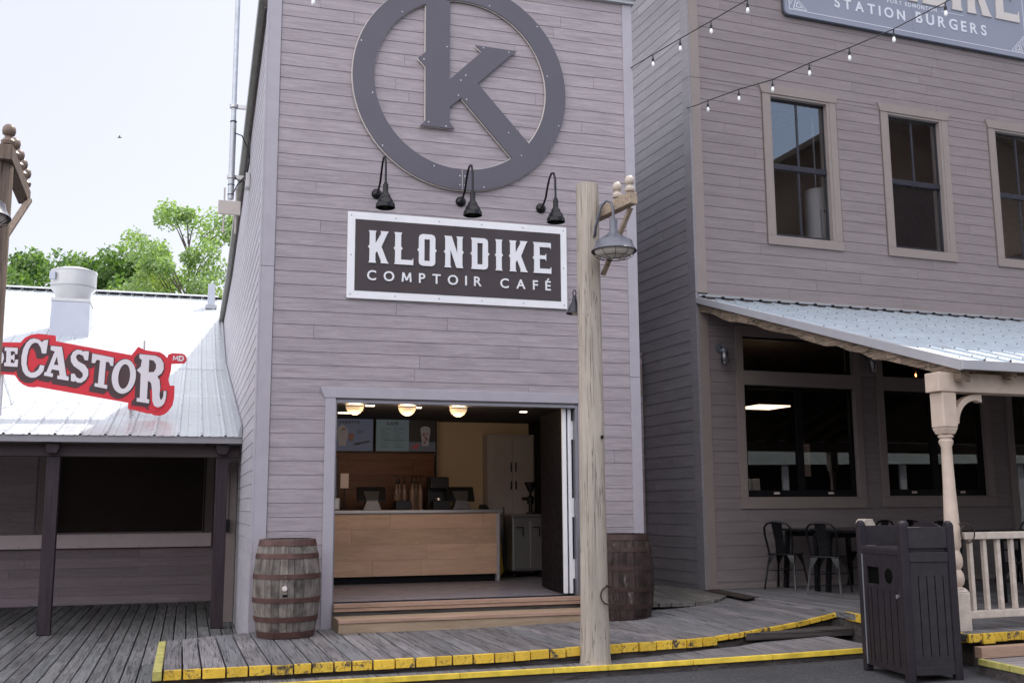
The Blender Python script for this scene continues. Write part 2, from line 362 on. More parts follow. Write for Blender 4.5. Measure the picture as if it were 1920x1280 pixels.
# ------------------------------------------------------------ shape helpers
def siding(mb, x0, x1, z0, z1, holes=(), pitch=.149, off=0, th=.02, gap=.0038, blen=3.4, seed=1, y=0):
    rnd = random.Random(seed); z = off; joints = []
    while z < z1:
        a, b = max(z, z0), min(z+pitch-gap, z1)
        js = []; x = x0+rnd.uniform(.3, blen)
        while x < x1: js.append(x); x += rnd.uniform(blen*.5, blen*1.2)
        if b-a > .004:
            cuts = sorted({a, b} | {h[i] for h in holes for i in (2, 3) if a < h[i] < b})
            for c0, c1 in zip(cuts, cuts[1:]):
                if c1-c0 < .003: continue
                iv = [(x0, x1)]
                for h in holes:
                    if h[2] < c1-1e-4 and h[3] > c0+1e-4:
                        nv = []
                        for s, e in iv:
                            if h[0] > s: nv.append((s, min(e, h[0])))
                            if h[1] < e: nv.append((max(s, h[1]), e))
                        iv = [q for q in nv if q[1]-q[0] > .005]
                for s, e in iv:
                    pts = [s]+[j for j in js if s+.1 < j < e-.1]+[e]
                    for p, q in zip(pts, pts[1:]):
                        q2 = q-.003 if q != e else q
                        # face slightly proud at its lower edge, like lapped boards
                        mb.hexa([(p,y-th,c0),(q2,y-th,c0),(q2,y,c0),(p,y,c0),(p,y-th+.004,c1),(q2,y-th+.004,c1),(q2,y,c1),(p,y,c1)])
        z += pitch
    return mb
SWAP = Matrix(((0,1,0,0),(1,0,0,0),(0,0,1,0),(0,0,0,1)))      # x<->y, for walls that run along v
def wallslab(mb, x0, x1, z0, z1, holes, y0, y1):
    xs = sorted({x0, x1} | {h[i] for h in holes for i in (0, 1)}); zs = sorted({z0, z1} | {h[i] for h in holes for i in (2, 3)})
    for a, b in zip(xs, xs[1:]):
        run = None
        for c, d in zip(zs, zs[1:]):
            inside = any(h[0] <= a+1e-5 and h[1] >= b-1e-5 and h[2] <= c+1e-5 and h[3] >= d-1e-5 for h in holes)
            if inside:
                if run: mb.box(a, b, y0, y1, run[0], run[1]); run = None
            else: run = (run[0], d) if run else (c, d)
        if run: mb.box(a, b, y0, y1, run[0], run[1])
    return mb
CAPH = None
def shape(name, loops, depth, mt, parent=None, y=0, loc=None, off=0):
    """flat cut-out: loops of (x,z) points, extruded towards -y from y"""
    cu = bpy.data.curves.new('outline', 'CURVE'); cu.dimensions = '2D'; cu.fill_mode = 'BOTH'; cu.extrude = depth/2; cu.offset = off
    for L in loops:
        sp = cu.splines.new('POLY'); sp.points.add(len(L)-1); sp.use_cyclic_u = True
        for i, (a, b) in enumerate(L): sp.points[i].co = (a, b, 0, 1)
    return curve_mesh(cu, name, mt, parent, y-depth/2, loc)
def curve_mesh(cu, name, mt, parent, y, loc=None):
    t = bpy.data.objects.new('tmp', cu); C.objects.link(t); bpy.context.view_layer.update()
    me = bpy.data.meshes.new_from_object(t.evaluated_get(bpy.context.evaluated_depsgraph_get()))
    bpy.data.objects.remove(t)
    me.transform(Matrix.Translation((0, y, 0)) @ Matrix.Rotation(R(90), 4, 'X'))
    me.materials.clear(); me.materials.append(mt); me.name = name
    o = bpy.data.objects.new(name, me); C.objects.link(o)
    if parent: o.parent = parent
    if loc: o.location = loc
    return o
def glyph(ch, h, off=0):
    if ch == 'M' and CAPH:
        P_ = [(0,0),(.19,0),(.225,.64),(.455,.14),(.605,.14),(.835,.64),(.87,0),(1.06,0),(.99,1),(.80,1),(.53,.40),(.26,1),(.07,1)]
        me = bpy.data.meshes.new('m'); me.from_pydata([(a*CAPH, b*CAPH, 0) for a, b in P_], [], [list(range(len(P_)))]); return me
    cu = bpy.data.curves.new('g', 'FONT'); cu.body = ch; cu.size = 1; cu.offset = off
    t = bpy.data.objects.new('tmp', cu); C.objects.link(t); bpy.context.view_layer.update()
    me = bpy.data.meshes.new_from_object(t.evaluated_get(bpy.context.evaluated_depsgraph_get())); bpy.data.objects.remove(t)
    return me
def letters(text, x0, x1, z, h, mt, name, parent, y, depth=.008, off=.012, slope=0, ws=1, split=False):
    """text laid from x0 to x1 on base line z with capital height h, each glyph extruded towards -y"""
    global CAPH
    if CAPH is None:
        me = glyph('H', 1); ys = [q.co.y for q in me.vertices]; CAPH = max(ys)-min(ys)
    sc = h/CAPH; gl = []
    for ch in text:
        if ch == ' ': gl.append((None, .34*h, 0)); continue
        me = glyph(ch, 1, off/sc if sc else 0); xs = [q.co.x for q in me.vertices]; gl.append((me, (max(xs)-min(xs))*sc*ws, min(xs)))
    tot = sum(g[1] for g in gl); gap = (x1-x0-tot)/max(1, len(gl)-1)
    mb = MB(); x = x0
    for me, wd, mn in gl:
        if me:
            bm = bmesh.new(); bm.from_mesh(me)
            r = bmesh.ops.extrude_face_region(bm, geom=bm.faces[:]); vs = [e for e in r['geom'] if isinstance(e, bmesh.types.BMVert)]
            bmesh.ops.translate(bm, verts=vs, vec=(0, 0, depth/sc))
            bm.verts.index_update(); base = len(mb.v)
            for q in bm.verts:
                px = x+(q.co.x-mn)*sc*ws; mb.v.append((px, y-q.co.z*sc, z+q.co.y*sc+slope*(px-x0)))
            for f in bm.faces: mb.f.append([base+q.index for q in f.verts])
            bm.free()
            if split: mb.build(name, mt, parent); mb = MB()
        x += wd+gap
    if split: return None
    return mb.build(name, mt, parent)
def ribbed(mb, u0, u1, spacing, prof, base=.003):
    """ribbed metal sheet: prof = list of (v,z) along the slope, ribs run down the slope"""
    xs = []; x = u0; k = 0
    while x < u1-.02:
        xs += [(x, 0), (x+spacing-.045, 0), (x+spacing-.034, .022), (x+spacing-.014, .022)]
        m = x+spacing/2
        xs[-4:] = [(x, 0), (m-.09, 0), (m-.085, .005), (m-.06, .005), (m-.055, 0), (m+.04, 0), (m+.045, .005), (m+.07, .005), (m+.075, 0), (x+spacing-.045, 0), (x+spacing-.034, .022), (x+spacing-.014, .022), (x+spacing-.003, 0)]
        x += spacing
    rows = []
    for v, z in prof: rows.append([mb._v((x, v, z+dz)) for x, dz in xs])
    for A, B in zip(rows, rows[1:]):
        for i in range(len(xs)-1): mb.f.append([A[i], A[i+1], B[i+1], B[i]])
    return mb
# ============================================================ GROUND, ROAD, BOARDWALKS
def grid_sheet(name, x0, x1, y0, y1, nx, ny, zf, mt):
    mb = MB(); idx = [[mb._v((x0+(x1-x0)*i/nx, y0+(y1-y0)*j/ny, zf(x0+(x1-x0)*i/nx, y0+(y1-y0)*j/ny))) for i in range(nx+1)] for j in range(ny+1)]
    for j in range(ny):
        for i in range(nx): mb.f.append([idx[j][i], idx[j][i+1], idx[j+1][i+1], idx[j+1][i]])
    return mb.build(name, mt)
g = MB(); g.face([(-900,-900,-.22),(900,-900,-.22),(900,900,-.22),(-900,900,-.22)])
M['dirt'] = plain('packed gravel ground', (.10,.092,.082), .9, 0, .2, 3, .3)
struct(g.build('ground', M['dirt']))
def road_z(x, y):
    u = (FA.m.inverted() @ Vector((x, y, 0))).x
    return max(-.2+.0, min(.30, .075+.043*(u-2.5))) if u > -2 else -.118
struct(grid_sheet('road', -14, 26, -30, 9.4+1.2, 60, 8, road_z, M['asphalt']))
# --- lower deck in front of the low building (planks run along v)
mb = MB(); rnd = random.Random(3); u = -9.0
PW = .142
while u < -.02:
    e = min(u+PW-.013, -.015); js = [-4.5]; v = -4.5
    v0 = -4.5; x = v0+rnd.uniform(.6, 3.4)
    segs = [v0]
    while x < 7.0: segs.append(x); x += rnd.uniform(2.0, 3.6)
    segs.append(7.0)
    for a, b in zip(segs, segs[1:]):
        dz = rnd.uniform(-.003, .003)
        mb.hexa([(u,a,.0),(e,a,.0),(e,b-.006,.0),(u,b-.006,.0),(u,a,.04+dz),(e,a,.04+dz),(e,b-.006,.04+dz+rnd.uniform(-.002,.002)),(u,b-.006,.04+dz)])
    u += PW
o = mb.build('lower_boardwalk', M['deckL'], bevel=.004); place(struct(o), FA); 
mb = MB(); mb.box(-9, -.02, -4.5, 7.0, -.2, -.012); o = mb.build('lower_boardwalk_base', M['dark']); place(struct(o), FA)
# --- upper boardwalk: planks fan from the cafe to the restaurant porch and climb to it
def lerp(a, b, t): return tuple(p+(q-p)*t for p, q in zip(a, b))
front = [(-.885,-2.42,.302),(0,-2.42,.302),(1.37,-2.42,.305),(2.4,-2.42,.318),(3.0,-2.42,.338),(3.87,-2.36,.345),(4.2,-2.28,.345),(4.76,-2.17,.382),(5.26,-2.05,.42),(5.72,-1.93,.475),(5.80,-2.02,.497)]
back = [(-.885,-.47,.302),(-.05,-.03,.302),(1.37,.02,.302),(2.30,.02,.305),(2.75,.02,.312),(3.3,.05,.325),(3.6,.1,.335),(4.45,1.0,.40),(5.1,1.3,.45),(5.95,.95,.497),(6.4,1.1,.497)]
def samp(L, s):
    cum = [0]
    for a, b in zip(L, L[1:]): cum.append(cum[-1]+math.dist(a, b))
    s = max(0, min(.99999, s))*cum[-1]
    for i in range(len(L)-1):
        if cum[i+1] >= s: return lerp(L[i], L[i+1], (s-cum[i])/(cum[i+1]-cum[i]))
    return L[-1]
fl = sum(math.dist(a, b) for a, b in zip(front, front[1:]))
ys = [0, .065]; 
mb = MB(); my = MB(); mp_ = MB(); s = 0; rnd = random.Random(11)
def backat(i_s):           # match the front parameter piecewise with the back one
    cum = [0]
    for a, b in zip(front, front[1:]): cum.append(cum[-1]+math.dist(a, b))
    d = i_s*cum[-1]
    for i in range(len(front)-1):
        if cum[i+1] >= d-1e-9:
            return lerp(back[i], back[i+1], (d-cum[i])/(cum[i+1]-cum[i]))
    return back[-1]
first = True
while s < fl-.02:
    wd = rnd.choice([.178,.184,.19,.15]) if not first else .085
    e = min(s+wd, fl); f0 = samp(front, s/fl); f1 = samp(front, (e-.014)/fl); b0 = backat(s/fl); b1 = backat((e-.014)/fl)
    jit = rnd.uniform(-.012, .012); dz = rnd.uniform(-.002, .002)
    f0 = (f0[0], f0[1]+jit, f0[2]+dz); f1 = (f1[0], f1[1]+jit, f1[2]+dz)
    th = .078 if f0[0] < 4.15 else .046
    def low(p): return (p[0], p[1], p[2]-th)
    yw = .036+rnd.uniform(-.006, .01); d = math.dist(f0[:2], b0[:2]); t = yw/d
    m0 = lerp(f0, b0, t); m1 = lerp(f1, b1, t)
    if first:
        mp_.hexa([low(f0),low(f1),low(b1),low(b0),f0,f1,b1,b0]); first = False
    else:
        my.hexa([low(f0),low(f1),low(m1),low(m0),f0,f1,m1,m0])
        g0 = lerp(f0, b0, t+.0004); g1 = lerp(f1, b1, t+.0004)
        dz2 = -.0015
        up = lambda p: (p[0], p[1], p[2]+dz2)
        mb.hexa([low(g0),low(g1),low(b1),low(b0),up(g0),up(g1),up(b1),up(b0)])
    s = e
place(struct(mb.build('boardwalk', M['deck'], bevel=.004)), FA)
place(struct(my.build('boardwalk_yellow_edge', M['yellow'], bevel=.004)), FA)
place(struct(mp_.build('boardwalk_faded_edge', M['paleyellow'], bevel=.006)), FA)
# riser below the edge and lower kerb step with its own yellow nosing
mb = MB(); st = MB(); ye = MB()
kerb = [(-.9,-2.60,.185),(.6,-2.60,.185),(1.6,-2.60,.185),(2.44,-2.60,.186),(2.94,-2.635,.19),(3.7,-2.78,.22),(4.42,-2.92,.25),(5.45,-3.08,.292)]
for a, b in zip(front[:-1], front[1:]):
    mb.face([(a[0],a[1]+.05,a[2]-.07),(b[0],b[1]+.05,b[2]-.07),(b[0],b[1]+.05,-.15),(a[0],a[1]+.05,-.15)])
mb.face([(-.85,-2.37,.23),(-.85,-.4,.23),(-.85,-.4,-.1),(-.85,-2.37,-.1)])
mb.hexa([(-.80,-2.3,-.1),(5.9,-2.0,-.1),(6.3,.6,-.1),(-.80,-.1,-.1),(-.80,-2.3,.2),(5.7,-1.8,.30),(6.3,.6,.30),(-.80,-.1,.2)])
place(struct(mb.build('boardwalk_riser', M['riser'])), FA)
for i, (a, b) in enumerate(zip(kerb, kerb[1:])):
    n = max(1, round(math.dist(a, b)/.9))
    q0 = (a[0], a[1]+.035, a[2]); q1 = (b[0]-.004, b[1]+.035, b[2])
    B0 = (a[0], -2.30 if a[0] < 4.5 else -2.05, a[2]); B1 = (b[0]-.004, -2.30 if b[0] < 4.5 else -1.9, b[2])
    dn = lambda p, h: (p[0], p[1], p[2]-h)
    st.hexa([dn(q0,.045),dn(q1,.045),dn(B1,.045),dn(B0,.045),q0,q1,B1,B0])
    p1 = (b[0]-.004, b[1], b[2])
    ye.hexa([dn(a,.042),dn(p1,.042),dn(q1,.042),dn(q0,.042),(a[0],a[1],a[2]+.003),(p1[0],p1[1],p1[2]+.003),(q1[0],q1[1],q1[2]+.003),(q0[0],q0[1],q0[2]+.003)])
place(struct(st.build('kerb_step', M['deck'])), FA)
place(struct(ye.build('kerb_yellow_edge', M['yellow2'], bevel=.004)), FA)
mb = MB()
for a, b in zip(kerb, kerb[1:]):
    mb.hexa([(a[0],a[1]+.03,-.2),(b[0],b[1]+.03,-.2),(b[0],-2.1,-.2),(a[0],-2.1,-.2),(a[0],a[1]+.03,a[2]-.046),(b[0],b[1]+.03,b[2]-.046),(b[0],-2.1,b[2]-.046),(a[0],-2.1,a[2]-.046)])
place(struct(mb.build('kerb_riser', M['riser'])), FA)
# stepped blocking seen under the rising edge near the porch
mb = MB(); mb.box(4.55, 5.75, -2.22, -1.95, .285, .355); 
o = mb.build('kerb_block', M['riser'], bevel=.006); place(struct(o), FA)
# --- porch deck of the restaurant (frame B)
mb = MB(); v = -.02; rnd = random.Random(5)
def edge_u(v): return -.16-.12*(-v-2.95)/1.9 if v < -2.95 else -.16
fan = [(-.06,-.0),(-.16,-1.5),(-.20,-3.0),(-.40,-4.85)]
def left_u(v):
    for (u0,v0),(u1,v1) in zip(fan, fan[1:]):
        if v >= v1: return u0+(u1-u0)*(v0-v)/(v0-v1)
    return fan[-1][0]
PWB = .14; u = -.46
while u < 9:
    e = u+PWB-.011
    # each plank runs along v; clipped on the slanted west edge
    vs = [0.0, -4.93]
    def clipv(uu):
        if uu >= -.06: return 0.0
        for (u0,v0),(u1,v1) in zip(fan, fan[1:]):
            if u1 <= uu <= u0: return v0+(v1-v0)*(u0-uu)/(u0-u1)
        return -4.85
    t0, t1 = clipv(u), clipv(e); z = .5+rnd.uniform(-.002,.002)
    mb.hexa([(u,-4.89,.44),(e,-4.89,.44),(e,t1,.44),(u,t0,.44),(u,-4.89,z),(e,-4.89,z),(e,t1,z),(u,t0,z)]); u += PWB
place(struct(mb.build('porch_deck', M['deck'], bevel=.004)), FB)
mb = MB(); mb.hexa([(-.30,-4.8,-.1),(9,-4.8,-.1),(9,-.02,-.1),(-.02,-.02,-.1),(-.30,-4.8,.435),(9,-4.8,.435),(9,-.02,.435),(-.02,-.02,.435)])
place(struct(mb.build('porch_deck_riser', M['riser'])), FB)
# yellow nosings of the porch: along the turn towards the bin and along the front
ye = MB(); P = [(-.17,-2.98),(-.27,-3.45),(-.34,-4.1),(-.43,-4.84)]
for (a, b), (c, d) in zip(P, P[1:]):
    ye.hexa([(a-.02,b,.425),(a+.03,b,.425),(c+.03,d+.006,.425),(c-.02,d+.006,.425),(a-.02,b,.503),(a+.03,b,.503),(c+.03,d+.006,.503),(c-.02,d+.006,.503)])
u = -.46
rnd = random.Random(9)
while u < 9:
    h = rnd.choice([0,0,.012,-.004]); wd = rnd.uniform(.13,.16); ye.box(u, u+wd-.005, -4.93-h*.5, -4.895, .43-h, .504); u += wd
place(struct(ye.build('porch_yellow_edge', M['yellow'], bevel=.004)), FB)
# west platform between the two buildings
mb = MB(); pl = [(4.0,-.06),(4.5,-.22),(5.0,-.26),(5.35,-.18),(5.62,.10)]
pb = [(4.49,1.6),(4.9,2.0),(5.3,2.2),(5.6,1.9),(5.72,1.0)]
def pz(u): return .468+.036*max(0, (u-5.0)/.8)
n = 12
for i in range(n):
    a0 = samp([(p[0],p[1],0) for p in pl], i/n); a1 = samp([(p[0],p[1],0) for p in pl], (i+.96)/n)
    c0 = samp([(p[0],p[1],0) for p in pb], i/n); c1 = samp([(p[0],p[1],0) for p in pb], (i+.96)/n)
    j = rnd.uniform(-.02,.02)
    mb.hexa([(a0[0],a0[1]+j,pz(a0[0])-.045),(a1[0],a1[1]+j,pz(a1[0])-.045),(c1[0],c1[1],pz(c1[0])-.045),(c0[0],c0[1],pz(c0[0])-.045),(a0[0],a0[1]+j,pz(a0[0])),(a1[0],a1[1]+j,pz(a1[0])),(c1[0],c1[1],pz(c1[0])),(c0[0],c0[1],pz(c0[0]))])
place(struct(mb.build('side_platform', wood('old brown boards', (.085,.078,.072), (.22,.205,.19), 'y', .8, .2, crack=.016, bump=.6, mottle=.3), bevel=.004)), FA)
mb = MB()
for (a,b),(c,d) in zip(pl, pl[1:]): mb.face([(a,b+.05,.1),(c,d+.10,.1),(c,d+.10,pz(c)-.04),(a,b+.10,pz(a)-.04)])
place(struct(mb.build('side_platform_riser', M['toe'])), FA)  # near-black riser carries the shade under the platform edge in its colour
mb = MB(); mb.hexa([(-.10,-.10,.498),(-.30,-1.35,.498),(-.05,-1.25,.498),(.13,-.06,.498),(-.10,-.10,.508),(-.30,-1.35,.508),(-.05,-1.25,.508),(.13,-.06,.508)])
o = mb.build('deck_slot_patch', M['rust']); place(o, FB); tag(o, 'thin dark plate standing in for a narrow slot in the deck at the restaurant corner', 'deck slot')  # dark sheet laid on the boards to imitate the shaded gap
# right hand steps down from the porch
st = MB(); st.box(-.50, 6, -5.10, -5.02, .33, .42)
o = st.build('step_riser_board', M['pinkwood'], bevel=.004); place(struct(o), FB)
st = MB(); rnd = random.Random(21)
for i in range(5):
    a = i/5; b = (i+.97)/5
    def L(t, q): return (-.53+(-.64+.53)*t if q else 6, 0)
    f = lambda t: -5.115-.92*t
    u0 = -.54-.115*a; u1 = -.54-.115*b
    st.hexa([(u0+.03,f(a),.285),(6,f(a),.285),(6,f(b),.285),(u1+.03,f(b),.285),(u0+.03,f(a),.33),(6,f(a),.33),(6,f(b),.33),(u1+.03,f(b),.33)])
place(struct(st.build('corner_step', wood('pale step boards', (.20,.18,.175), (.36,.33,.33), 'x', .8, .12, crack=.012, bump=.5), bevel=.004)), FB)
ye = MB()
for i in range(5):
    a = i/5; b = (i+.98)/5; f = lambda t: -5.10-.92*t; u0 = -.55-.115*a; u1 = -.55-.115*b
    ye.hexa([(u0,f(a),.287),(u0+.045,f(a),.287),(u1+.045,f(b),.287),(u1,f(b),.287),(u0,f(a),.335),(u0+.045,f(a),.335),(u1+.045,f(b),.335),(u1,f(b),.335)])
place(struct(ye.build('corner_step_yellow_edge', M['paleyellow'], bevel=.003)), FB)
rs = MB(); rs.hexa([(-.53,-5.09,-.1),(6,-5.09,-.1),(6,-6.0,-.1),(-.645,-6.0,-.1),(-.53,-5.09,.284),(6,-5.09,.284),(6,-6.0,.284),(-.645,-6.0,.284)])
place(struct(rs.build('corner_step_riser', M['riser'])), FB)

# ============================================================ CAFE BUILDING (frame A)
A0 = thing('cafe_building', 'tall narrow mauve grey clapboard cafe front with wide open service doorway', 'building', FA)
WA = 4.485; HA = 7.93; OP = (.845, 3.675, .30, 2.745)
mb = MB(); siding(mb, .142, WA-.128, .30, HA-.05, [(OP[0]-.10, OP[1]+.10, .0, OP[3]+.10)], .1492, .30-.0105, seed=4)
mb.build('siding', M['sidA'], A0)
mb = MB(); wallslab(mb, 0, WA, -.15, HA, [(OP[0], OP[1], .565, OP[3])], .002, .15); mb.build('wall', M['trimA'], A0)
# sides
def side_top(v): return 7.42-.16*v if v < 4 else 6.78-.115*(v-4) if v < 9 else 6.205-.012*(v-9)
mb = MB(); mb.x = SWAP; z = -.1; rnd = random.Random(8); L = 15.0
while z < 7.4:
    x = 0.16
    end = L
    for v_ in [k*.25 for k in range(1, 61)]:
        if side_top(v_) < z+.10: end = v_; break
    pts = [x]; q = x+rnd.uniform(.5, 3.2)
    while q < end: pts.append(q); q += rnd.uniform(1.6, 3.8)
    pts.append(end)
    for p, q in zip(pts, pts[1:]): mb.hexa([(p,-.018,z),(q-.005,-.018,z),(q-.005,0,z),(p,0,z),(p,-.014,z+.145),(q-.005,-.014,z+.145),(q-.005,0,z+.145),(p,0,z+.145)])
    z += .1492
mb.build('side_siding', M['sidAs'], A0)
mb = MB()
for v0 in [k*1.0 for k in range(0, 15)]:
    a, b = max(v0, .151), v0+1.0
    mb.hexa([(.003,a,-.15),(.12,a,-.15),(.12,b,-.15),(.003,b,-.15),(.003,a,side_top(a)),(.12,a,side_top(a)),(.12,b,side_top(b)),(.003,b,side_top(b))])
[mb.hexa([(WA-.12,max(k,.151),-.15),(WA-.003,max(k,.151),-.15),(WA-.003,k+1,-.15),(WA-.12,k+1,-.15),(WA-.12,max(k,.151),side_top(k)),(WA-.003,max(k,.151),side_top(k)),(WA-.003,k+1,side_top(k+1)),(WA-.12,k+1,side_top(k+1))]) for k in range(15)]; mb.box(.12, WA-.12, 14.8, 15, -.15, 6.1); mb.build('side_wall', M['sidAs'], A0)
mb = MB()
for v0 in range(0, 15):
    a, b = max(v0, .151), v0+1
    mb.hexa([(.12,a,side_top(a)-.1),(WA-.12,a,side_top(a)-.1),(WA-.12,b,side_top(b)-.1),(.12,b,side_top(b)-.1),(.12,a,side_top(a)-.02),(WA-.12,a,side_top(a)-.02),(WA-.12,b,side_top(b)-.02),(.12,b,side_top(b)-.02)])
mb.build('roof', M['flash'], A0)
# eave trim along the left side
mb = MB()
for k in range(0, 15):
    a, b = max(k, .01), k+1
    za, zb = side_top(a), side_top(b)
    mb.hexa([(-.055,a,za-.20),(-.021,a,za-.20),(-.021,b,zb-.20),(-.055,b,zb-.20),(-.055,a,za+.02),(-.021,a,za+.02),(-.021,b,zb+.02),(-.055,b,zb+.02)])
mb.build('rake_board', M['riser'], A0)
mb = MB()
for k in range(0, 15):
    a, b = max(k, .01), k+1
    za, zb = side_top(a), side_top(b)
    mb.hexa([(-.115,a,za-.10),(-.056,a,za-.10),(-.056,b,zb-.10),(-.115,b,zb-.10),(-.115,a,za+.06),(-.056,a,za+.06),(-.056,b,zb+.06),(-.115,b,zb+.06)])
mb.build('eave_trim', plain('olive grey eave trim', (.27,.27,.25), .5), A0)
def trim(name, boxes, mt, par, bevel=.003, label=None):
    for b in boxes:
        o = MB().box(*b).build(name, mt, par, bevel=bevel)
        if label: o['label'] = label
    return o
trim('corner_board', [(0,.137,-.034,-.0005,.302,4.20),(0,.137,-.034,-.0005,4.204,HA-.06),(-.022,-.0005,-.034,.13,.04,4.20),(-.022,-.0005,-.034,.13,4.204,7.4)], M['trimA'], A0)
trim('corner_board', [(WA-.128,WA,-.034,-.0005,.302,3.10),(WA-.128,WA,-.034,-.0005,3.104,HA-.06)], M['trimA'], A0)
trim('cornice', [(-.06,WA+.03,-.075,.15,HA-.055,HA+.0),(-.10,WA+.05,-.12,.15,HA+.003,HA+.05)], M['fascia'], A0)
# doorway casing
D0 = trim('door_casing', [(OP[0]-.118,OP[0]-.004,-.040,-.0005,.302,OP[3]+.022),(OP[1]+.004,OP[1]+.10,-.040,-.0005,.302,OP[3]+.022)], M['trimA'], A0)
mb = MB(); mb.prism([(OP[0]-.128,OP[3]+.024),(OP[0]-.178,OP[3]+.138),(OP[1]+.15,OP[3]+.138),(OP[1]+.11,OP[3]+.024)], -.045, -.0005); mb.build('head_casing', M['trimA'], A0, bevel=.003)
trim('door_frame', [(OP[0]-.004,OP[0]+.012,-.02,.14,.566,OP[3]),(OP[1]-.03,OP[1]+.004,-.02,.14,.566,OP[3]),(OP[0]+.012,OP[1]-.03,-.025,.14,OP[3]-.030,OP[3])], plain('steel door frame', (.23,.225,.25), .35, .4, .05), A0)
# interior shell
W2, B2 = 4.36, 3.95
trim('interior_floor', [(.13,W2,.151,B2,.48,.565),(OP[0]+.012,OP[1]-.03,-.02,.1505,.48,.565)], M['floorin'], A0, 0)
trim('interior_ceiling', [(.125,W2,.152,B2+.1,2.84,2.92)], M['ceil'], A0, 0)
trim('interior_wall', [(2.85,W2,B2-.05,B2+.02,.566,2.839),(2.80,2.849,3.70,B2+.02,.566,2.839)], M['wall'], A0, 0)
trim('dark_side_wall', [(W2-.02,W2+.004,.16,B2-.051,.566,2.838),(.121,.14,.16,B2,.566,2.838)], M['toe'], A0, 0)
mb = MB(); siding(mb, .14, 2.799, .57, 2.38, (), .21, .57, blen=1.6, th=.012, gap=.002, seed=6, y=3.70); mb.build('wood_panelling', M['backwood'], A0)
trim('panel_backing', [(.14,2.799,3.701,3.75,.566,2.839)], M['toe'], A0, 0)
trim('corner_strip', [(2.80,2.83,3.66,3.6995,1.55,2.838)], M['black'], A0)
# folded door leaves
def leaf(u0, v0, u1, v1, name):
    d = thing(name, None, None, FA); d.parent = A0; d.matrix_world = FA.m
    return d
mb = MB(); mb.bar((3.540,.10,1.65),(3.66,1.25,1.65),.035,2.13); lf = mb.build('folding_door', M['toe'], A0)
mb = MB(); mb.box(3.512,3.558,.055,.098,.585,2.715); mb.build('door_edge', M['white'], lf, bevel=.004)
mb = MB(); mb.bar((3.605,.10,1.65),(3.72,1.22,1.65),.03,2.13); lf = mb.build('folding_door', M['toe'], A0)
mb = MB(); mb.box(3.580,3.622,.06,.098,.585,2.715)
for z in (.75,1.45,2.35): mb.box(3.6225,3.645,.062,.085,z,z+.22)
mb.build('door_edge', M['white'], lf, bevel=.004)
# recessed leds; the last strip is a glowing stand-in for a reflection
for i, (u, v, w_, d_) in enumerate([(1.47,1.5,.11,.05),(2.10,1.62,.10,.05),(3.62,1.9,.09,.05),(1.3,2.6,.15,.06)]):
    o = MB().box(-w_/2, w_/2, -d_/2, d_/2, -.012, -.001).build('recessed_light', M['led']); place(o, FA, (u, v, 2.84))
    tag(o, ['slim lit ceiling strip between first and second bowl lamps', 'slim lit ceiling strip right of the middle bowl lamp', 'small lit ceiling strip above the cafe lockers', 'glowing strip standing in for a reflection in front of the first menu screen'][i], 'ceiling light', 'lit strips in the cafe ceiling')
# bowl lamps
BL = thing('bowl_lamp', 'glowing half bowl ceiling lamp, nearest the left door jamb', 'lamp', FA, (1.205, 1.0, 2.79), group='glowing bowl lamps in the cafe')
MB().lathe([(.001,-.115),(.035,-.111),(.066,-.094),(.092,-.066),(.107,-.032),(.110,0),(.110,.012)], 28).build('bowl', M['lampglow'], BL, 60)
MB().lathe([(.1115,-.022),(.116,-.022),(.116,-.014),(.1115,-.014)], 28).build('band', M['matblack'], BL, 40)
MB().lathe([(.05,.012),(.05,.049)], 20).build('canopy', M['matblack'], BL, 40)
for u, lb in ((1.845, 'glowing half bowl ceiling lamp above the cafe menu screen, middle of three'), (2.487, 'glowing half bowl ceiling lamp farthest right, against the beige wall')):
    d = dup(BL, lb); d.matrix_world = FA.m @ Matrix.Translation((u, 1.0, 2.79))
for u in (1.205,1.845,2.487):
    ld = bpy.data.lights.new('bowl_light', 'POINT'); ld.energy = 4.5; ld.color = (1,.72,.46); ld.shadow_soft_size = .08
    lo = bpy.data.objects.new('bowl_light', ld); C.objects.link(lo); lo.location = FA.pt(u, 1.0, 2.60)
# service counter
CT = thing('service_counter', 'long wooden cafe counter with steel top and dark toe kick', 'counter', FA, (.45, 2.6, .565))
mb = MB(); siding(mb, 0, 2.985, .10, .925, (), .2075, .10, th=.018, gap=.0015, blen=1.3, seed=15); mb.build('board_front', M['counter'], CT)
trim('carcass', [(0,2.985,.001,.62,.10,.926)], M['toe'], CT, 0); trim('toe_kick', [(0,2.975,.04,.6,.002,.099)], M['toe'], CT, 0)
trim('end_panel', [(2.986,3.03,-.02,.62,.002,.926)], M['trimA'], CT); trim('counter_top', [(-.0,3.07,-.045,.66,.9275,.968)], M['steel'], CT, .004)
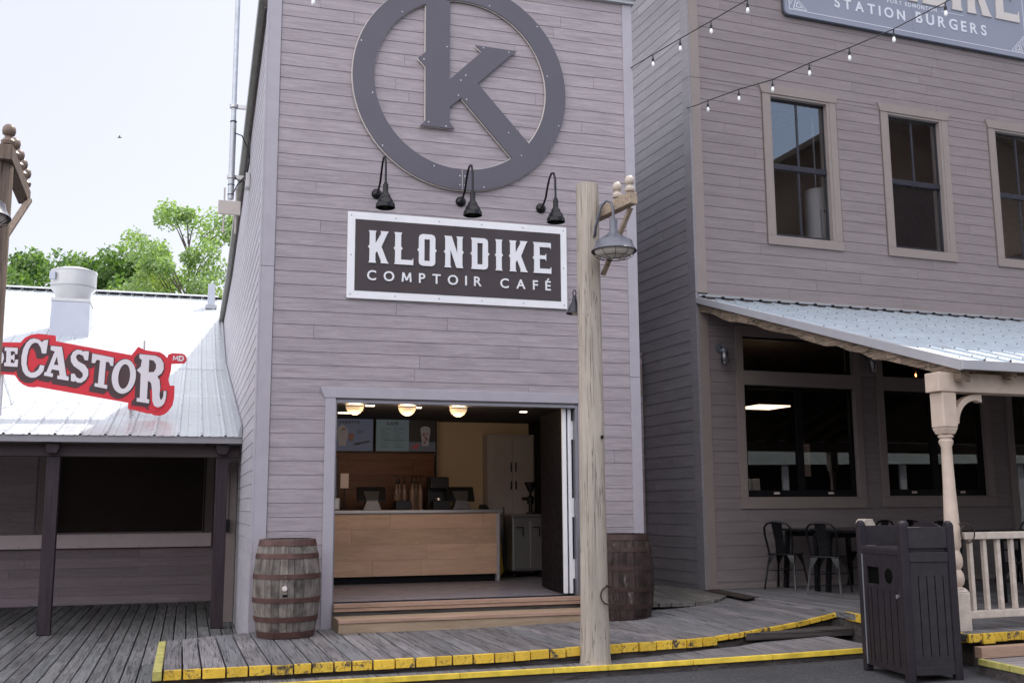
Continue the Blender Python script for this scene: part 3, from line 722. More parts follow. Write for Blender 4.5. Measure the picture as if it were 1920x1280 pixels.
# tills
T = thing('till', 'black tilted till screen with silver stand, left on the counter', 'cash register', FA, (1.745, 2.95, 1.534), group='tills on the counter')
mb = MB(); mb.x = Matrix.Translation((0,0,.20)) @ Matrix.Rotation(R(-28), 4, 'X'); mb.box(-.2,.2,-.015,.015,-.10,.13); mb.build('screen', M['matblack'], T, bevel=.012)
mb = MB(); mb.hexa([(-.085,-.09,.13),(.085,-.09,.13),(.085,.04,.13),(-.085,.04,.13),(-.115,-.02,.26),(.115,-.02,.26),(.115,.03,.26),(-.115,.03,.26)]); mb.hexa([(-.13,-.12,.002),(.13,-.12,.002),(.13,.1,.002),(-.13,.1,.002),(-.08,-.1,.129),(.08,-.1,.129),(.08,.05,.129),(-.08,.05,.129)])
mb.build('stand', plain('till stand', (.11,.105,.105), .35, .5, .03), T, bevel=.006)
d = dup(T, 'black tilted till screen with silver stand, right on the counter'); d.matrix_world = FA.m @ Matrix.Translation((3.01, 2.95, 1.534))
# receipt printers, card reader
for u, wd, lb in ((2.18,.22,'low black receipt printer beside the left till'),(2.72,.24,'low black receipt printer beside the right till')):
    mb = MB(); mb.prism([(-wd/2,.002),(wd/2,.002),(wd/2,.10),(wd/2-.02,.13),(-wd/2+.02,.13),(-wd/2,.10)], -.1, .1)
    o = mb.build('receipt_printer', M['matblack'], bevel=.008); place(o, FA, (u, 2.95, 1.534)); tag(o, lb, 'printer', 'receipt printers on the counter')
mb = MB(); mb.hexa([(-.06,-.08,.002),(.06,-.08,.002),(.06,.08,.002),(-.06,.08,.002),(-.05,-.07,.03),(.05,-.07,.03),(.05,.07,.07),(-.05,.07,.07)])
o = mb.build('card_reader', M['matblack'], bevel=.008); place(o, FA, (3.33, 2.85, 1.534)); tag(o, 'small black card reader at the right end of the counter', 'card reader')
# syrup bottles with pumps
Bt = thing('syrup_bottle', 'x', 'bottle', FA, (2.13, 3.12, 1.534), group='pump bottles on the cafe counter')
MB().lathe([(.036,.001),(.040,.02),(.040,.24),(.030,.29),(.014,.33),(.014,.36)], 14).build('bottle_body', M['bottle'], Bt, 40)
MB().lathe([(.0165,.361),(.0165,.40),(.006,.402),(.006,.46)], 10).build('pump', M['matblack'], Bt, 30)
MB().bar((-.045,0,.465),(.02,0,.465),.014,.014).build('spout', M['matblack'], Bt)
bl = [(2.13,3.12,'pump bottle in the front row nearest the left till'),(2.245,3.14,'pump bottle second from left behind the counter'),(2.34,3.05,'short necked pump bottle standing in front of the others'),(2.36,3.16,'pump bottle behind the front one, centre of the group'),(2.47,3.12,'tall pump bottle next to the coffee machine'),(2.19,3.22,'pump bottle in the back row on the left'),(2.43,3.22,'pump bottle in the back row on the right')]
for i, (u, v, lb) in enumerate(bl):
    b = Bt if i == 0 else dup(Bt, lb); b['label'] = lb; b.matrix_world = FA.m @ Matrix.Translation((u, v, 1.534)) @ Matrix.Rotation(i*.9, 4, 'Z')
# coffee machine
CM = thing('coffee_brewer', 'tall black coffee brewer on the counter beside the bottles', 'coffee machine', FA, (2.72, 3.12, 1.534))
trim('tower', [(-.14,.14,.0,.12,.002,.46)], M['matblack'], CM, .01); trim('brew_head', [(-.135,.135,-.14,-.001,.29,.455)], M['matblack'], CM, .015); trim('drip_tray', [(-.13,.13,-.14,-.001,.002,.05)], M['matblack'], CM, .01)
MB().lathe([(.05,.051),(.055,.10),(.045,.16)], 14, (0,-.07,0)).build('jug', M['steel'], CM, 40)
# pastry case and small notice at the left jamb
PC = thing('display_case', 'glass display case with steel base behind the left door jamb', 'display case', FA, (1.15, 2.9, 1.534))
trim('case_base', [(-.3,.15,-.12,.2,.002,.17)], M['steel'], PC, .02); trim('case_glass', [(-.3,.10,-.1,.18,.171,.70)], M['glassdark'], PC, 0); trim('case_frame', [(.101,.125,-.1,-.07,.171,.72),(-.3,.125,-.1,.18,.701,.72)], M['matblack'], PC)
mb = MB(); mb.box(-.055,.055,-.004,.004,.30,.50); NT = thing('counter_notice', 'pinkish paper notice on a small stand near the display case', 'notice', FA, (1.37, 2.92, 1.534)); mb.build('paper_sheet', M['paper'], NT); MB().lathe([(.045,.001),(.045,.012),(.008,.016),(.008,.30)], 12).build('holder', M['matblack'], NT, 40)
# menu screens
def screen(u0, u1, lb):
    s_ = thing('menu_screen', lb, 'screen', FA, (u0, 3.64, 2.36), group='menu screens over the counter')
    trim('bezel', [(0,u1-u0,0,.03,0,.51)], M['matblack'], s_, .004); return s_
SC = {'blue': emit('screen blue', (.040,.052,.085), .22), 'teal': emit('screen teal', (.050,.072,.082), .22), 'blk': emit('screen black', (.006,.006,.008), .1), 'gry': emit('screen grey', (.035,.035,.045), .2), 'ink': emit('screen ink', (.006,.008,.014), .1), 'lt': emit('screen light', (.12,.11,.115), .15), 'brn': emit('screen brown', (.07,.028,.02), .2), 'red': emit('screen red', (.12,.015,.02), .2)}
s1 = screen(.98, 1.885, 'blue menu screen with an ice cream dessert picture')
trim('picture', [(.015,.89,-.004,-.0005,.02,.49)], SC['blue'], s1, 0)
letters('VEDETTE', .395, .69, .415, .034, SC['ink'], 'heading', s1, -.005, .002, .003)
mb = MB(); mb.prism([(.40,.09),(.50,.09),(.53,.28),(.37,.28)], -.008, -.005); mb.prism([(.36,.285),(.54,.285),(.50,.36),(.45,.40),(.39,.36)], -.0085, -.0055); mb.build('dessert_picture', SC['lt'], s1)
mb = MB(); mb.prism([(.54,.16),(.60,.16),(.62,.27),(.535,.27)], -.008, -.005); mb.prism([(.42,.31),(.50,.32),(.47,.36)], -.011, -.009); mb.build('sauce_picture', SC['brn'], s1)
mb = MB(); mb.prism([(.60,.11),(.66,.10),(.72,.12),(.85,.15),(.84,.17),(.70,.145),(.62,.13)], -.008, -.005)
for k in range(4): mb.box(.66, .66+.10-.012*k, -.008, -.005, .31-.013*k, .315-.013*k)
mb.build('spoon_and_text', SC['ink'], s1)
s2 = screen(1.905, 2.82, 'menu screen with CAFE heading and an iced drink picture')
trim('menu_page', [(.015,.50,-.004,-.0005,.02,.49)], SC['teal'], s2, 0); trim('dark_page', [(.501,.90,-.004,-.0005,.16,.49)], SC['blk'], s2, 0); trim('table_picture', [(.501,.90,-.004,-.0005,.02,.158)], SC['gry'], s2, 0)
letters('CAFÉ', .17, .34, .405, .038, SC['ink'], 'heading', s2, -.005, .002, .003)
mb = MB(); rnd = random.Random(2)
for r_ in range(9):
    for c0 in (.08, .28):
        if r_ == 5: mb.box(.12, .44, -.008, -.005, .175, .183); break
        mb.box(c0, c0+rnd.uniform(.06,.15), -.008, -.005, .34-.033*r_, .345-.033*r_)
mb.build('menu_lines', SC['ink'], s2)
mb = MB(); mb.prism([(.70,.10),(.79,.10),(.82,.34),(.67,.34)], -.010, -.006); mb.prism([(.665,.345),(.825,.345),(.80,.375),(.74,.39),(.69,.375)], -.0105, -.0065); mb.build('iced_drink_picture', SC['lt'], s2)
mb = MB(); 
for a, b, r_ in ((.72,.27,.022),(.76,.20,.025),(.73,.15,.02),(.77,.28,.018),(.745,.23,.015)): mb.prism([(a+r_*math.cos(t*1.05), b+r_*1.3*math.sin(t*1.05)) for t in range(6)], -.013, -.011)
mb.build('drink_ice', SC['brn'], s2)
mb = MB()
for a, b, r_ in ((.59,.09,.03),(.63,.11,.022),(.61,.065,.018),(.56,.075,.015)): mb.prism([(a+r_*math.cos(t*.8), b+r_*math.sin(t*.8)) for t in range(8)], -.010, -.006)
mb.build('berries_picture', SC['red'], s2)
# lockers / cabinet / mop / yellow sign
LK = thing('tall_locker', 'grey double door locker against the beige wall', 'locker', FA, (3.60, 3.62, .566))
trim('locker_body', [(0,.74,0,.27,.02,2.08)], M['locker'], LK, .006)
trim('locker_door', [(.055,.385,-.014,-.001,.03,2.05)], M['locker'], LK, .004); trim('locker_door', [(.392,.72,-.014,-.001,.03,2.05)], M['locker'], LK, .004)
trim('handle', [(.355,.370,-.035,-.0145,1.52,1.66),(.43,.445,-.035,-.0145,1.52,1.66),(.355,.370,-.035,-.0145,1.26,1.38),(.43,.445,-.035,-.0145,1.26,1.38)], M['matblack'], LK, .003)
CB = thing('undercounter_fridge', 'stainless two door fridge on castors at the end of the room', 'fridge', FA, (3.80, 3.0, .566))
trim('fridge_body', [(0,.50,.01,.55,.10,.86)], M['steel'], CB, .004); trim('fridge_top', [(-.02,.52,-.02,.56,.861,.895)], M['steel'], CB, .004)
trim('fridge_door', [(.01,.245,-.012,.009,.13,.80)], M['steel'], CB, .004); trim('fridge_door', [(.255,.49,-.012,.009,.13,.80)], M['steel'], CB, .004)
for a in (.05,.30): MB().prism([(a,.70),(a+.09,.70),(a+.09,.58),(a+.105,.58),(a+.105,.715),(a,.715)], -.03, -.013).build('handle', M['matblack'], CB)
mb = MB()
for a in (.05,.45): mb.lathe([(.03,.0),(.03,.05)], 12, (a,.1,.002)); mb.bar((a,.1,.05),(a,.1,.1),.03,.03)
mb.build('castor', M['matblack'], CB, 40)
GR = thing('coffee_grinder', 'small black coffee grinder standing on the stainless fridge', 'grinder', FA, (4.12, 3.15, 1.462))
MB().lathe([(.07,.001),(.07,.02),(.03,.03),(.028,.14),(.05,.15),(.055,.24),(.02,.27),(.02,.30),(.09,.44),(.09,.46)], 16).build('grinder_body', M['matblack'], GR, 40)
MB().bar((-.13,0,.22),(-.02,0,.22),.05,.05).build('hopper_handle', M['matblack'], GR, bevel=.01)
YS = thing('wet_floor_sign', 'yellow folding floor sign leaning beside the fridge', 'floor sign', FA, (3.62, 3.35, .566))
mb = MB(); mb.hexa([(0,0,0),(.15,0,0),(.15,.02,0),(0,.02,0),(.03,.10,.62),(.12,.10,.62),(.12,.12,.62),(.03,.12,.62)]); mb.build('panel', M['yplast'], YS, bevel=.004)
mb = MB(); [mb.prism([(.055,.12+.09*k),(.095,.12+.09*k),(.095,.15+.09*k),(.055,.15+.09*k)], .005+.015*k, .012+.015*k) for k in range(5)]; mb.build('lettering_block', M['matblack'], YS)
BR = thing('mop', 'dark mop handle leaning by the fridge', 'mop', FA, (3.77, 3.30, .566))
MB().tube([(0,0,.05),(.02,.12,1.0)], .012, 8).build('handle', M['matblack'], BR, 40); MB().lathe([(.05,.002),(.06,.03),(.02,.07)], 10).build('mop_head', M['matblack'], BR, 40)

# ---------------- big emblem
EM = thing('round_emblem', 'huge round dark emblem with a serif letter K bolted above the sign', 'emblem', FA, (0, -.05, 0))
cx, cz, Ro, Ri = 2.258, 6.545, 1.305, 1.055
ring = [(cx+Ro*math.cos(t*math.pi/60), cz+Ro*math.sin(t*math.pi/60)) for t in range(120)]
# holes are the areas between ring and letter; letter outline as one cut-out laid over ring
inner = [(cx+Ri*math.cos(t*math.pi/60), cz+Ri*math.sin(t*math.pi/60)) for t in range(120)]
kst = [(1.811,cz+1.02),(1.811,6.897),(1.723,6.808),(1.813,6.715),(1.815,6.05),(1.75,5.978),(2.165,5.978),(2.108,6.055),(2.104,6.243),(2.247,6.373),(2.90,5.655),(3.10,5.87),(2.449,6.575),(2.818,6.939),(2.946,7.048),(2.422,7.056),(2.502,6.985),(2.104,6.587),(2.104,cz+1.035)]
shape('ring', [ring, inner], .018, M['emblem'], EM, 0)
shape('letter_k', [kst], .018, M['emblem'], EM, -.0006)
shape('cream_edge', [[(cx+(Ro+.006)*math.cos(t*math.pi/60)-.006, cz+(Ro+.006)*math.sin(t*math.pi/60)-.004) for t in range(120)], [(cx+(Ri-.007)*math.cos(t*math.pi/60)-.004, cz+(Ri-.007)*math.sin(t*math.pi/60)) for t in range(120)]], .012, M['cream'], EM, .0125)
shape('cream_edge', [[(a-.010, b-.006) for a, b in kst]], .012, M['cream'], EM, .0122)
mb = MB(); 
for a in [k*30+12 for k in range(12)]:
    r_ = Ro-.03 if (a//30) % 2 else Ri+.04
    mb.box(cx+r_*math.cos(R(a))-.006, cx+r_*math.cos(R(a))+.006, -.021, -.0185, cz+r_*math.sin(R(a))-.006, cz+r_*math.sin(R(a))+.006)
for a, b in ((2.07,6.99),(1.79,6.80),(1.85,6.03),(2.06,6.0),(2.30,6.66),(2.24,6.59),(2.21,6.40),(2.31,6.36),(2.83,6.0),(2.84,7.02),(2.52,7.035),(2.23,5.41),(2.29,5.41),(2.23,5.30),(2.29,5.30)): mb.box(a-.006,a+.006,-.022,-.019,b-.006,b+.006)
mb.build('screw', M['screw'], EM)
MB().box(2.257,2.261,-.0192,-.0182,cz-Ro+.002,cz-Ri-.002).build('seam', M['cream'], EM)
mb = MB()
for a in range(0, 360, 45): mb.box(cx+1.18*math.cos(R(a))-.02, cx+1.18*math.cos(R(a))+.02, .0127, .03, cz+1.18*math.sin(R(a))-.02, cz+1.18*math.sin(R(a))+.02)
mb.build('standoff', M['matblack'], EM)
# ---------------- main sign
SG = thing('cafe_sign', 'long dark sign with white border reading KLONDIKE COMPTOIR CAFE over the doorway', 'sign', FA, (.933, -.045, 3.890))
SW, SH = 2.624, .996
trim('sign_border', [(0,SW,-.004,.022,0,SH)], M['white'], SG, .002)
trim('sign_panel', [(.085,2.545,-.007,-.0045,.088,.912)], M['signface'], SG, 0)
GL = {
'K': [[(.2,10),(2.7,10),(2.4,9.3),(2.4,6.1),(4.2,9.3),(4.0,10),(6.7,10),(6.2,9.3),(4.35,5.1),(6.2,.7),(6.8,0),(4.1,0),(4.2,.7),(2.9,3.7),(2.4,2.9),(2.4,.7),(2.7,0),(.2,0),(.5,.7),(.5,4.4),(0,5),(.5,5.6),(.5,9.3)]],
'L': [[(.2,10),(2.7,10),(2.4,9.3),(2.4,5.6),(2.9,5),(2.4,4.4),(2.4,1.5),(5.9,1.5),(6.3,2.2),(6.3,0),(.2,0),(.5,.7),(.5,4.4),(0,5),(.5,5.6),(.5,9.3)]],
'O': [[(1.7,10),(4.8,10),(5.7,9.6),(6,8.8),(6,5.6),(6.5,5),(6,4.4),(6,1.2),(5.7,.4),(4.8,0),(1.7,0),(.8,.4),(.5,1.2),(.5,4.4),(0,5),(.5,5.6),(.5,8.8),(.8,9.6)],[(2.35,8.4),(4.15,8.4),(4.15,1.6),(2.35,1.6)]],
'N': [[(.2,10),(2.6,10),(4.5,4.6),(4.5,9.3),(4.2,10),(6.5,10),(6.2,9.3),(6.2,5.6),(6.7,5),(6.2,4.4),(6.2,.7),(6.5,0),(4.2,0),(2.2,5.6),(2.2,.7),(2.5,0),(.2,0),(.5,.7),(.5,4.4),(0,5),(.5,5.6),(.5,9.3)]],
'D': [[(.2,10),(4.8,10),(5.7,9.6),(6,8.8),(6,5.6),(6.5,5),(6,4.4),(6,1.2),(5.7,.4),(4.8,0),(.2,0),(.5,.7),(.5,4.4),(0,5),(.5,5.6),(.5,9.3)],[(2.35,8.4),(4.15,8.4),(4.15,1.6),(2.35,1.6)]],
'I': [[(.2,10),(2.7,10),(2.4,9.3),(2.4,5.6),(2.9,5),(2.4,4.4),(2.4,.7),(2.7,0),(.2,0),(.5,.7),(.5,4.4),(0,5),(.5,5.6),(.5,9.3)]],
'E': [[(.2,10),(6.2,10),(6.2,7.8),(5.9,8.5),(2.4,8.5),(2.4,5.8),(4.2,5.8),(4.6,6.5),(4.6,4.0),(4.2,4.6),(2.4,4.6),(2.4,1.5),(5.9,1.5),(6.3,2.2),(6.3,0),(.2,0),(.5,.7),(.5,4.4),(0,5),(.5,5.6),(.5,9.3)]]}
def klondike(par, xs, z, h, y, dep, mt, name='letter', off=0):
    for ch, (a, b) in zip('KLONDIKE', xs):
        L = GL[ch]; w0 = max(p[0] for p in L[0]); k = (b-a)/w0
        shape(name, [[(a+p[0]*k, z+p[1]*h/10) for p in lp] for lp in L], dep, mt, par, y, off=off)
KX = [(1.163,1.403),(1.455,1.684),(1.731,1.959),(2.042,2.281),(2.360,2.590),(2.663,2.748),(2.827,3.063),(3.122,3.355)]
KX = [(a-.933, b-.933) for a, b in KX]; KX[5] = (1.722, 1.824)
klondike(SG, KX, .414, .373, -.0076, .014, M['letter'])
letters('COMPTOIR', 1.159-.933, 2.495-.933, .216, .108, M['letter'], 'small_letter', SG, -.0076, .010, .0024, split=True)
letters('CAFÉ', 2.723-.933, 3.347-.933, .213, .108, M['letter'], 'small_letter', SG, -.0076, .010, .0024, split=True)
mb = MB()
for i in range(6):
    for z in (.044,.954): mb.lathe([(.008,0),(.006,.003)], 8, (0,0,0)) if 0 else mb.box(.04+i*.5088-.006,.04+i*.5088+.006,-.0062,-.0045,z-.006,z+.006)
mb.box(.036,.048,-.0062,-.0045,.49,.502); mb.box(SW-.048,SW-.036,-.0062,-.0045,.49,.502)
mb.build('screw', M['darkscrew'], SG)
# ---------------- gooseneck sign lamps
GN = thing('gooseneck_lamp', 'black gooseneck sign lamp at the left end above the white bordered sign', 'lamp', FA, (1.262, -.02, 5.12), group='gooseneck lamps over the sign')
mb = MB(); mb.x = Matrix.Rotation(R(90), 4, 'X'); mb.lathe([(.062,0),(.062,.008),(.045,.03),(.02,.04)], 20); mb.build('wall_plate', M['black'], GN, 40)
arm = [(0,-.02,0),(.0,-.08,.01),(.01,-.16,.09),(.012,-.22,.20),(.012,-.29,.285),(.012,-.37,.325),(.012,-.45,.30),(.012,-.495,.22),(.012,-.50,.10),(.012,-.50,-.02)]
MB().tube(arm, .0125, 10).build('arm', M['black'], GN, 60)
MB().lathe([(.019,-.01),(.022,-.03),(.03,-.035),(.031,-.125),(.034,-.13),(.052,-.155),(.060,-.185),(.066,-.19),(.083,-.215),(.095,-.25),(.104,-.258),(.108,-.30),(.102,-.302),(.097,-.262),(.085,-.23),(.05,-.17),(.001,-.15)], 28, (.012,-.50,0), cap=False).build('shade', M['black'], GN, 35)
MB().sphere((.012,-.50,-.235), .035, 12).build('bulb', M['opal'], GN, 60)
for u, lb, dz in ((2.253, 'black gooseneck sign lamp above the middle of the sign', -.01), (3.245, 'black gooseneck sign lamp at the right end above the sign, next to the pole', -.012)):
    d = dup(GN, lb); d.matrix_world = FA.m @ Matrix.Translation((u, -.02, 5.12+dz))
# ---------------- door steps
S1 = thing('wooden_step', 'long new lumber box step in front of the cafe doorway', 'step', FA, (.855, 0, .30))
trim('front_board', [(.035,2.80,-.485,-.45,.001,.105)], M['newwood'], S1); trim('side_board', [(0,.034,-.485,-.02,.001,.105)], M['newwood'], S1)
trim('tread', [(-.005,2.80,-.35,-.02,.1055,.14)], M['newwood'], S1); trim('tread', [(-.005,2.80,-.50,-.356,.1055,.14)], M['pinkwood'], S1, label='reddish front tread board')
S2 = thing('door_sill_step', 'reddish double board sill at the cafe doorway above the box step', 'sill', FA, (.85, 0, .44))
trim('sill_board', [(0,2.80,-.125,-.045,.085,.125)], M['pinkwood'], S2); trim('sill_board', [(0,2.80,-.115,-.045,.045,.082)], M['pinkwood'], S2); trim('riser_board', [(0,2.80,-.09,-.045,-.0,.043)], M['riser'], S2, 0)
# ---------------- barrels
def barrel(name, lb, u, v, stv, hp, grp, bung=True, rz=0):
    b = thing(name, lb, 'barrel', FA, (u, v, .304), rz, grp)
    H, r0, r1 = .965, .275, .338
    prof = lambda z: r0+(r1-r0)*(1-((z/H-.5)*2)**2)
    mb = MB(); n = 26; rnd = random.Random(u)
    angs = [0]
    while len(angs) < n: angs.append(angs[-1]+rnd.uniform(.7,1.3))
    t = (angs[-1]+1); angs = [a/t*2*math.pi for a in angs]+[2*math.pi]
    zs = [H*k/10 for k in range(11)]
    for a, c in zip(angs, angs[1:]):
        g_ = .006; dr = rnd.uniform(-.0015,.0015); cols = []
        for ang in (a+g_, (a+c)/2, c-g_): cols.append([mb._v(((prof(z)+dr)*math.cos(ang), (prof(z)+dr)*math.sin(ang), z)) for z in zs])
        inn = [mb._v(((prof(z)-.025)*math.cos((a+c)/2), (prof(z)-.025)*math.sin((a+c)/2), z)) for z in (0, H)]
        for c0, c1 in zip(cols, cols[1:]):
            for i in range(10): mb.f.append([c0[i], c1[i], c1[i+1], c0[i+1]])
        eA = [mb._v(((prof(z)-.02)*math.cos(a+g_), (prof(z)-.02)*math.sin(a+g_), z)) for z in zs]; eB = [mb._v(((prof(z)-.02)*math.cos(c-g_), (prof(z)-.02)*math.sin(c-g_), z)) for z in zs]
        for i in range(10): mb.f.append([eA[i], cols[0][i], cols[0][i+1], eA[i+1]]); mb.f.append([cols[2][i], eB[i], eB[i+1], cols[2][i+1]])
        mb.f.append([cols[0][10], cols[1][10], cols[2][10], eB[10], eA[10]])
    mb.build('staves', stv, b)
    MB().lathe([(.001,.0),(.2725,.0),(.2725,.01)], 30).build('bottom', M['toe'], b)
    mb = MB(); nb = 6
    for k in range(nb):
        x0 = -.250+.50*k/nb; x1 = x0+.50/nb-.003; 
        P_ = []
        for x in (x0, (x0+x1)/2, x1): P_.append((x, math.sqrt(max(.0001,.251**2-x*x))))
        mb.face([(x,-y,.940) for x, y in P_]+[(x,y,.940) for x, y in P_[::-1]])
    mb.build('lid', stv, b)
    MB().lathe([(.253,.89),(.253,.935)], 30, cap=False).build('lid_rim', stv, b)
    for z0, z1 in ((.90,.962),(.775,.825),(.578,.625),(.348,.395),(.160,.212),(.005,.067)):
        k = 4; pr = [(prof(z0+(z1-z0)*i/k)+.0055, z0+(z1-z0)*i/k) for i in range(k+1)]
        MB().lathe([(pr[0][0]-.006, z0)]+pr+[(pr[-1][0]-.006, z1)], 48, cap=False).build('hoop', hp, b, 50)
    if bung:
        mb = MB(); mb.x = Matrix.Translation((0,-.334,.487)) @ Matrix.Rotation(R(90), 4, 'X'); mb.lathe([(.026,-.01),(.026,.012),(.02,.018),(.001,.019)], 14); mb.build('bung', M['cream'], b, 40)
        mb = MB(); mb.hexa([(-.02,-.341,.41),(.025,-.341,.41),(.025,-.31,.41),(-.02,-.31,.41),(-.02,-.344,.432),(.025,-.344,.432),(.025,-.31,.432),(-.02,-.31,.432)]); mb.build('tap_stub', M['toe'], b)
        MB().bar((-.03,.03,.944),(.03,.03,.944),.03,.006).build('lid_plate', M['matblack'], b)
        MB().box(-.0005,.0085,-.3475,-.3425,.597,.606).build('rivet', M['screw'], b)
    return b
barrel('whisky_barrel', 'weathered grey oak barrel with pale bung, left of the cafe doorway', .325, -.455, M['oak'], M['hoop'], 'barrels beside the doorway', rz=-8)
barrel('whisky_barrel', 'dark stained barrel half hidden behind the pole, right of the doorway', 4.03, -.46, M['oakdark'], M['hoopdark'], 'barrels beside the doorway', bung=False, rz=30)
# ============================================================ LOW BUILDING ON THE LEFT (frame A)
C0 = thing('low_building', 'low dark building with ribbed metal roof, shuttered opening and timber porch, left of the cafe', 'building', FA)
UL, VC = -9.0, 7.05
def roof_z(v): return 2.505+.235*(v-2.66) if v < 10.5 else 4.347+.42*(v-10.5)
VR = 17.0
mb = MB(); ribbed(mb, UL, -.03, .293, [(2.60,roof_z(2.60)),(4.2,roof_z(4.2)),(6.5,roof_z(6.5)),(6.501,roof_z(6.5)+.006),(10.5,roof_z(10.5)+.006)]); mb.build('metal_roof', M['roof'], C0, 30, normals=False)
mb = MB(); ribbed(mb, UL, -.03, .293, [(10.46,roof_z(10.46)+.011),(13.5,roof_z(13.5)+.008),(VR,roof_z(VR))]); mb.build('metal_roof', M['roof'], C0, 30, normals=False)
mb = MB()
u = UL
while u < -.1:
    mb.box(u+.03, u+.293-.05, VR-.06, VR-.02, roof_z(VR)-.02, roof_z(VR)+.020); u += .293
mb.build('ridge_closure', M['toe'], C0)
trim('ridge_cap', [(UL,-.1,VR-.16,VR+.3,roof_z(VR)+.024,roof_z(VR)+.06)], M['white'], C0)
mb = MB(); rnd = random.Random(14)
for k in range(30):
    for v in (2.72,3.9,5.2,6.42,7.8,9.2,11.5,13.5,15.5):
        u = UL+.293*k+.27; mb.box(u-.010,u+.002,v-.006,v+.006,roof_z(v)+.022,roof_z(v)+.030)
mb.build('roof_screws', M['darkscrew'], C0)['kind'] = 'stuff'
trim('eave_fascia', [(UL,-.02,2.62,2.665,2.405,2.497)], M['fasciaC'], C0)
MB().face([(UL,2.67,2.44),(-.06,2.67,2.44),(-.06,VC,3.30),(UL,VC,3.30)]).build('soffit', M['darkbeam'], C0, normals=False)
mb = MB()
for a, b in ((2.62,6.5),(6.5,10.5)):
    za, zb = roof_z(a), roof_z(b); mb.hexa([(-.075,a,za),(-.024,a,za),(-.024,b,zb),(-.075,b,zb),(-.045,a,za+.15),(-.024,a,za+.15),(-.024,b,zb+.15),(-.045,b,zb+.15)])
a, b = 10.5, 14.5; za, zb = roof_z(a), roof_z(b); mb.hexa([(-.075,a,za),(-.024,a,za),(-.024,b,zb),(-.075,b,zb),(-.045,a,za+.12),(-.024,a,za+.12),(-.024,b,zb+.12),(-.045,b,zb+.12)])
mb.build('wall_flashing', M['flash'], C0)
trim('porch_beam', [(UL,-.035,2.83,3.0,2.235,2.395)], M['darkbeam'], C0, .006)
for u in (-8.2,-6.2,-4.3,-2.31,-.255):
    trim('porch_post', [(u-.078,u+.078,2.82,2.975,.045,2.232)], M['darkwood'], C0, .006)
    MB().prism([(u-.085,2.425),(u-.085,2.33),(u-.06,2.27),(u+.045,2.27),(u+.075,2.33),(u+.075,2.425)], 2.70, 2.829).build('rafter_tail', M['darkwood'], C0, bevel=.004)
OC = (-2.72, -.42, 1.19, 2.62)
mb = MB(); siding(mb, UL, -.21, .045, .93, (), .1492, .03, seed=31, y=VC); siding(mb, UL, -.21, 1.19, 3.2, [(OC[0]-.30,OC[1]+.10,1.0,2.75)], .1492, .03, seed=32, y=VC); mb.build('siding', M['sidC'], C0)
trim('side_pier', [(-.209,-.024,3.55,VC-.03,.045,2.20)], M['trimB'], C0, .004)
mb = MB(); wallslab(mb, UL, -.03, -.1, 3.3, [OC], VC+.001, VC+.12); mb.build('wall', M['sidC'], C0)
trim('wall_backing', [(UL,-.03,VC+9,VC+9.1,-.1,6.0)], M['toe'], C0, 0)
trim('service_ledge', [(UL,-.27,VC-.16,VC-.021,.945,1.165)], M['ledge'], C0, .004)
mb = MB(); 
for k in range(18): mb.box(-.5-.45*k-.006, -.5-.45*k+.006, VC-.166, VC-.1605, 1.14 if k%2 else .96, 1.152 if k%2 else .972)
mb.build('ledge_screws', M['darkscrew'], C0)
trim('roller_shutter', [(OC[0],OC[1],VC+.03,VC+.06,1.166,2.62)], M['shutter'], C0, 0)
trim('opening_casing', [(OC[0]-.26,OC[0]-.03,VC-.045,VC-.021,1.166,2.64),(OC[1]+.03,OC[1]+.16,VC-.045,VC-.021,1.166,2.64)], M['trimB'], C0, .003)
trim('shutter_track', [(OC[0]-.03,OC[0]-.005,VC-.05,VC+.02,1.166,2.64),(OC[1]+.005,OC[1]+.03,VC-.05,VC+.02,1.166,2.64)], M['rust'], C0, 0)
trim('wall_conduit_box', [(-.17,-.11,3.48,3.549,1.25,1.42)], M['matblack'], C0, .004)
trim('conduit', [(-.155,-.135,3.52,3.549,1.421,2.1)], M['trimB'], C0, .004)
# ---- roof fan
V0 = thing('roof_exhaust_fan', 'white drum exhaust fan on a square grey duct on the metal roof', 'roof vent', FA, (-3.28, 13.0, 5.36))
mb = MB(); mb.hexa([(-.40,-.40,-.16),(.40,-.40,-.16),(.40,.40,.18),(-.40,.40,.18),(-.385,-.385,.66),(.385,-.385,.66),(.385,.385,.66),(-.385,.385,.66)]); mb.build('duct', M['ventgrey'], V0, bevel=.006)
trim('duct_flange', [(-.40,.40,-.40,.40,.661,.73)], M['ventwhite'], V0, .004)
MB().lathe([(.36,.731),(.385,.90),(.465,1.0),(.472,1.03),(.472,1.36),(.485,1.37),(.485,1.395),(.30,1.46),(.001,1.49)], 48).build('drum', M['ventwhite'], V0, 35)
MB().lathe([(.474,1.024),(.482,1.024),(.482,1.04),(.474,1.04)], 48, cap=False).build('seam', M['flash'], V0, 35)
trim('junction_box', [(-.46,-.34,-.40,-.32,1.14,1.31)], M['ventgrey'], V0, .006)
mb = MB(); mb.hexa([(-.52,-.50,-.28),(.54,-.50,-.28),(.54,.45,.12),(-.52,.45,.12),(-.52,-.50,-.245),(.54,-.50,-.245),(.54,.45,.155),(-.52,.45,.155)]); mb.build('curb', M['flash'], V0, bevel=.004)
PV = thing('vent_pipe', 'small square white pipe on the roof ridge beside the cafe eave', 'roof vent', FA, (-.30, 15.9, roof_z(15.9)))
trim('pipe', [(-.09,.09,-.09,.09,-.03,.62)], M['ventgrey'], PV, .004); trim('pipe_base', [(-.14,.14,-.14,.14,-.03,.07)], M['flash'], PV, .004)
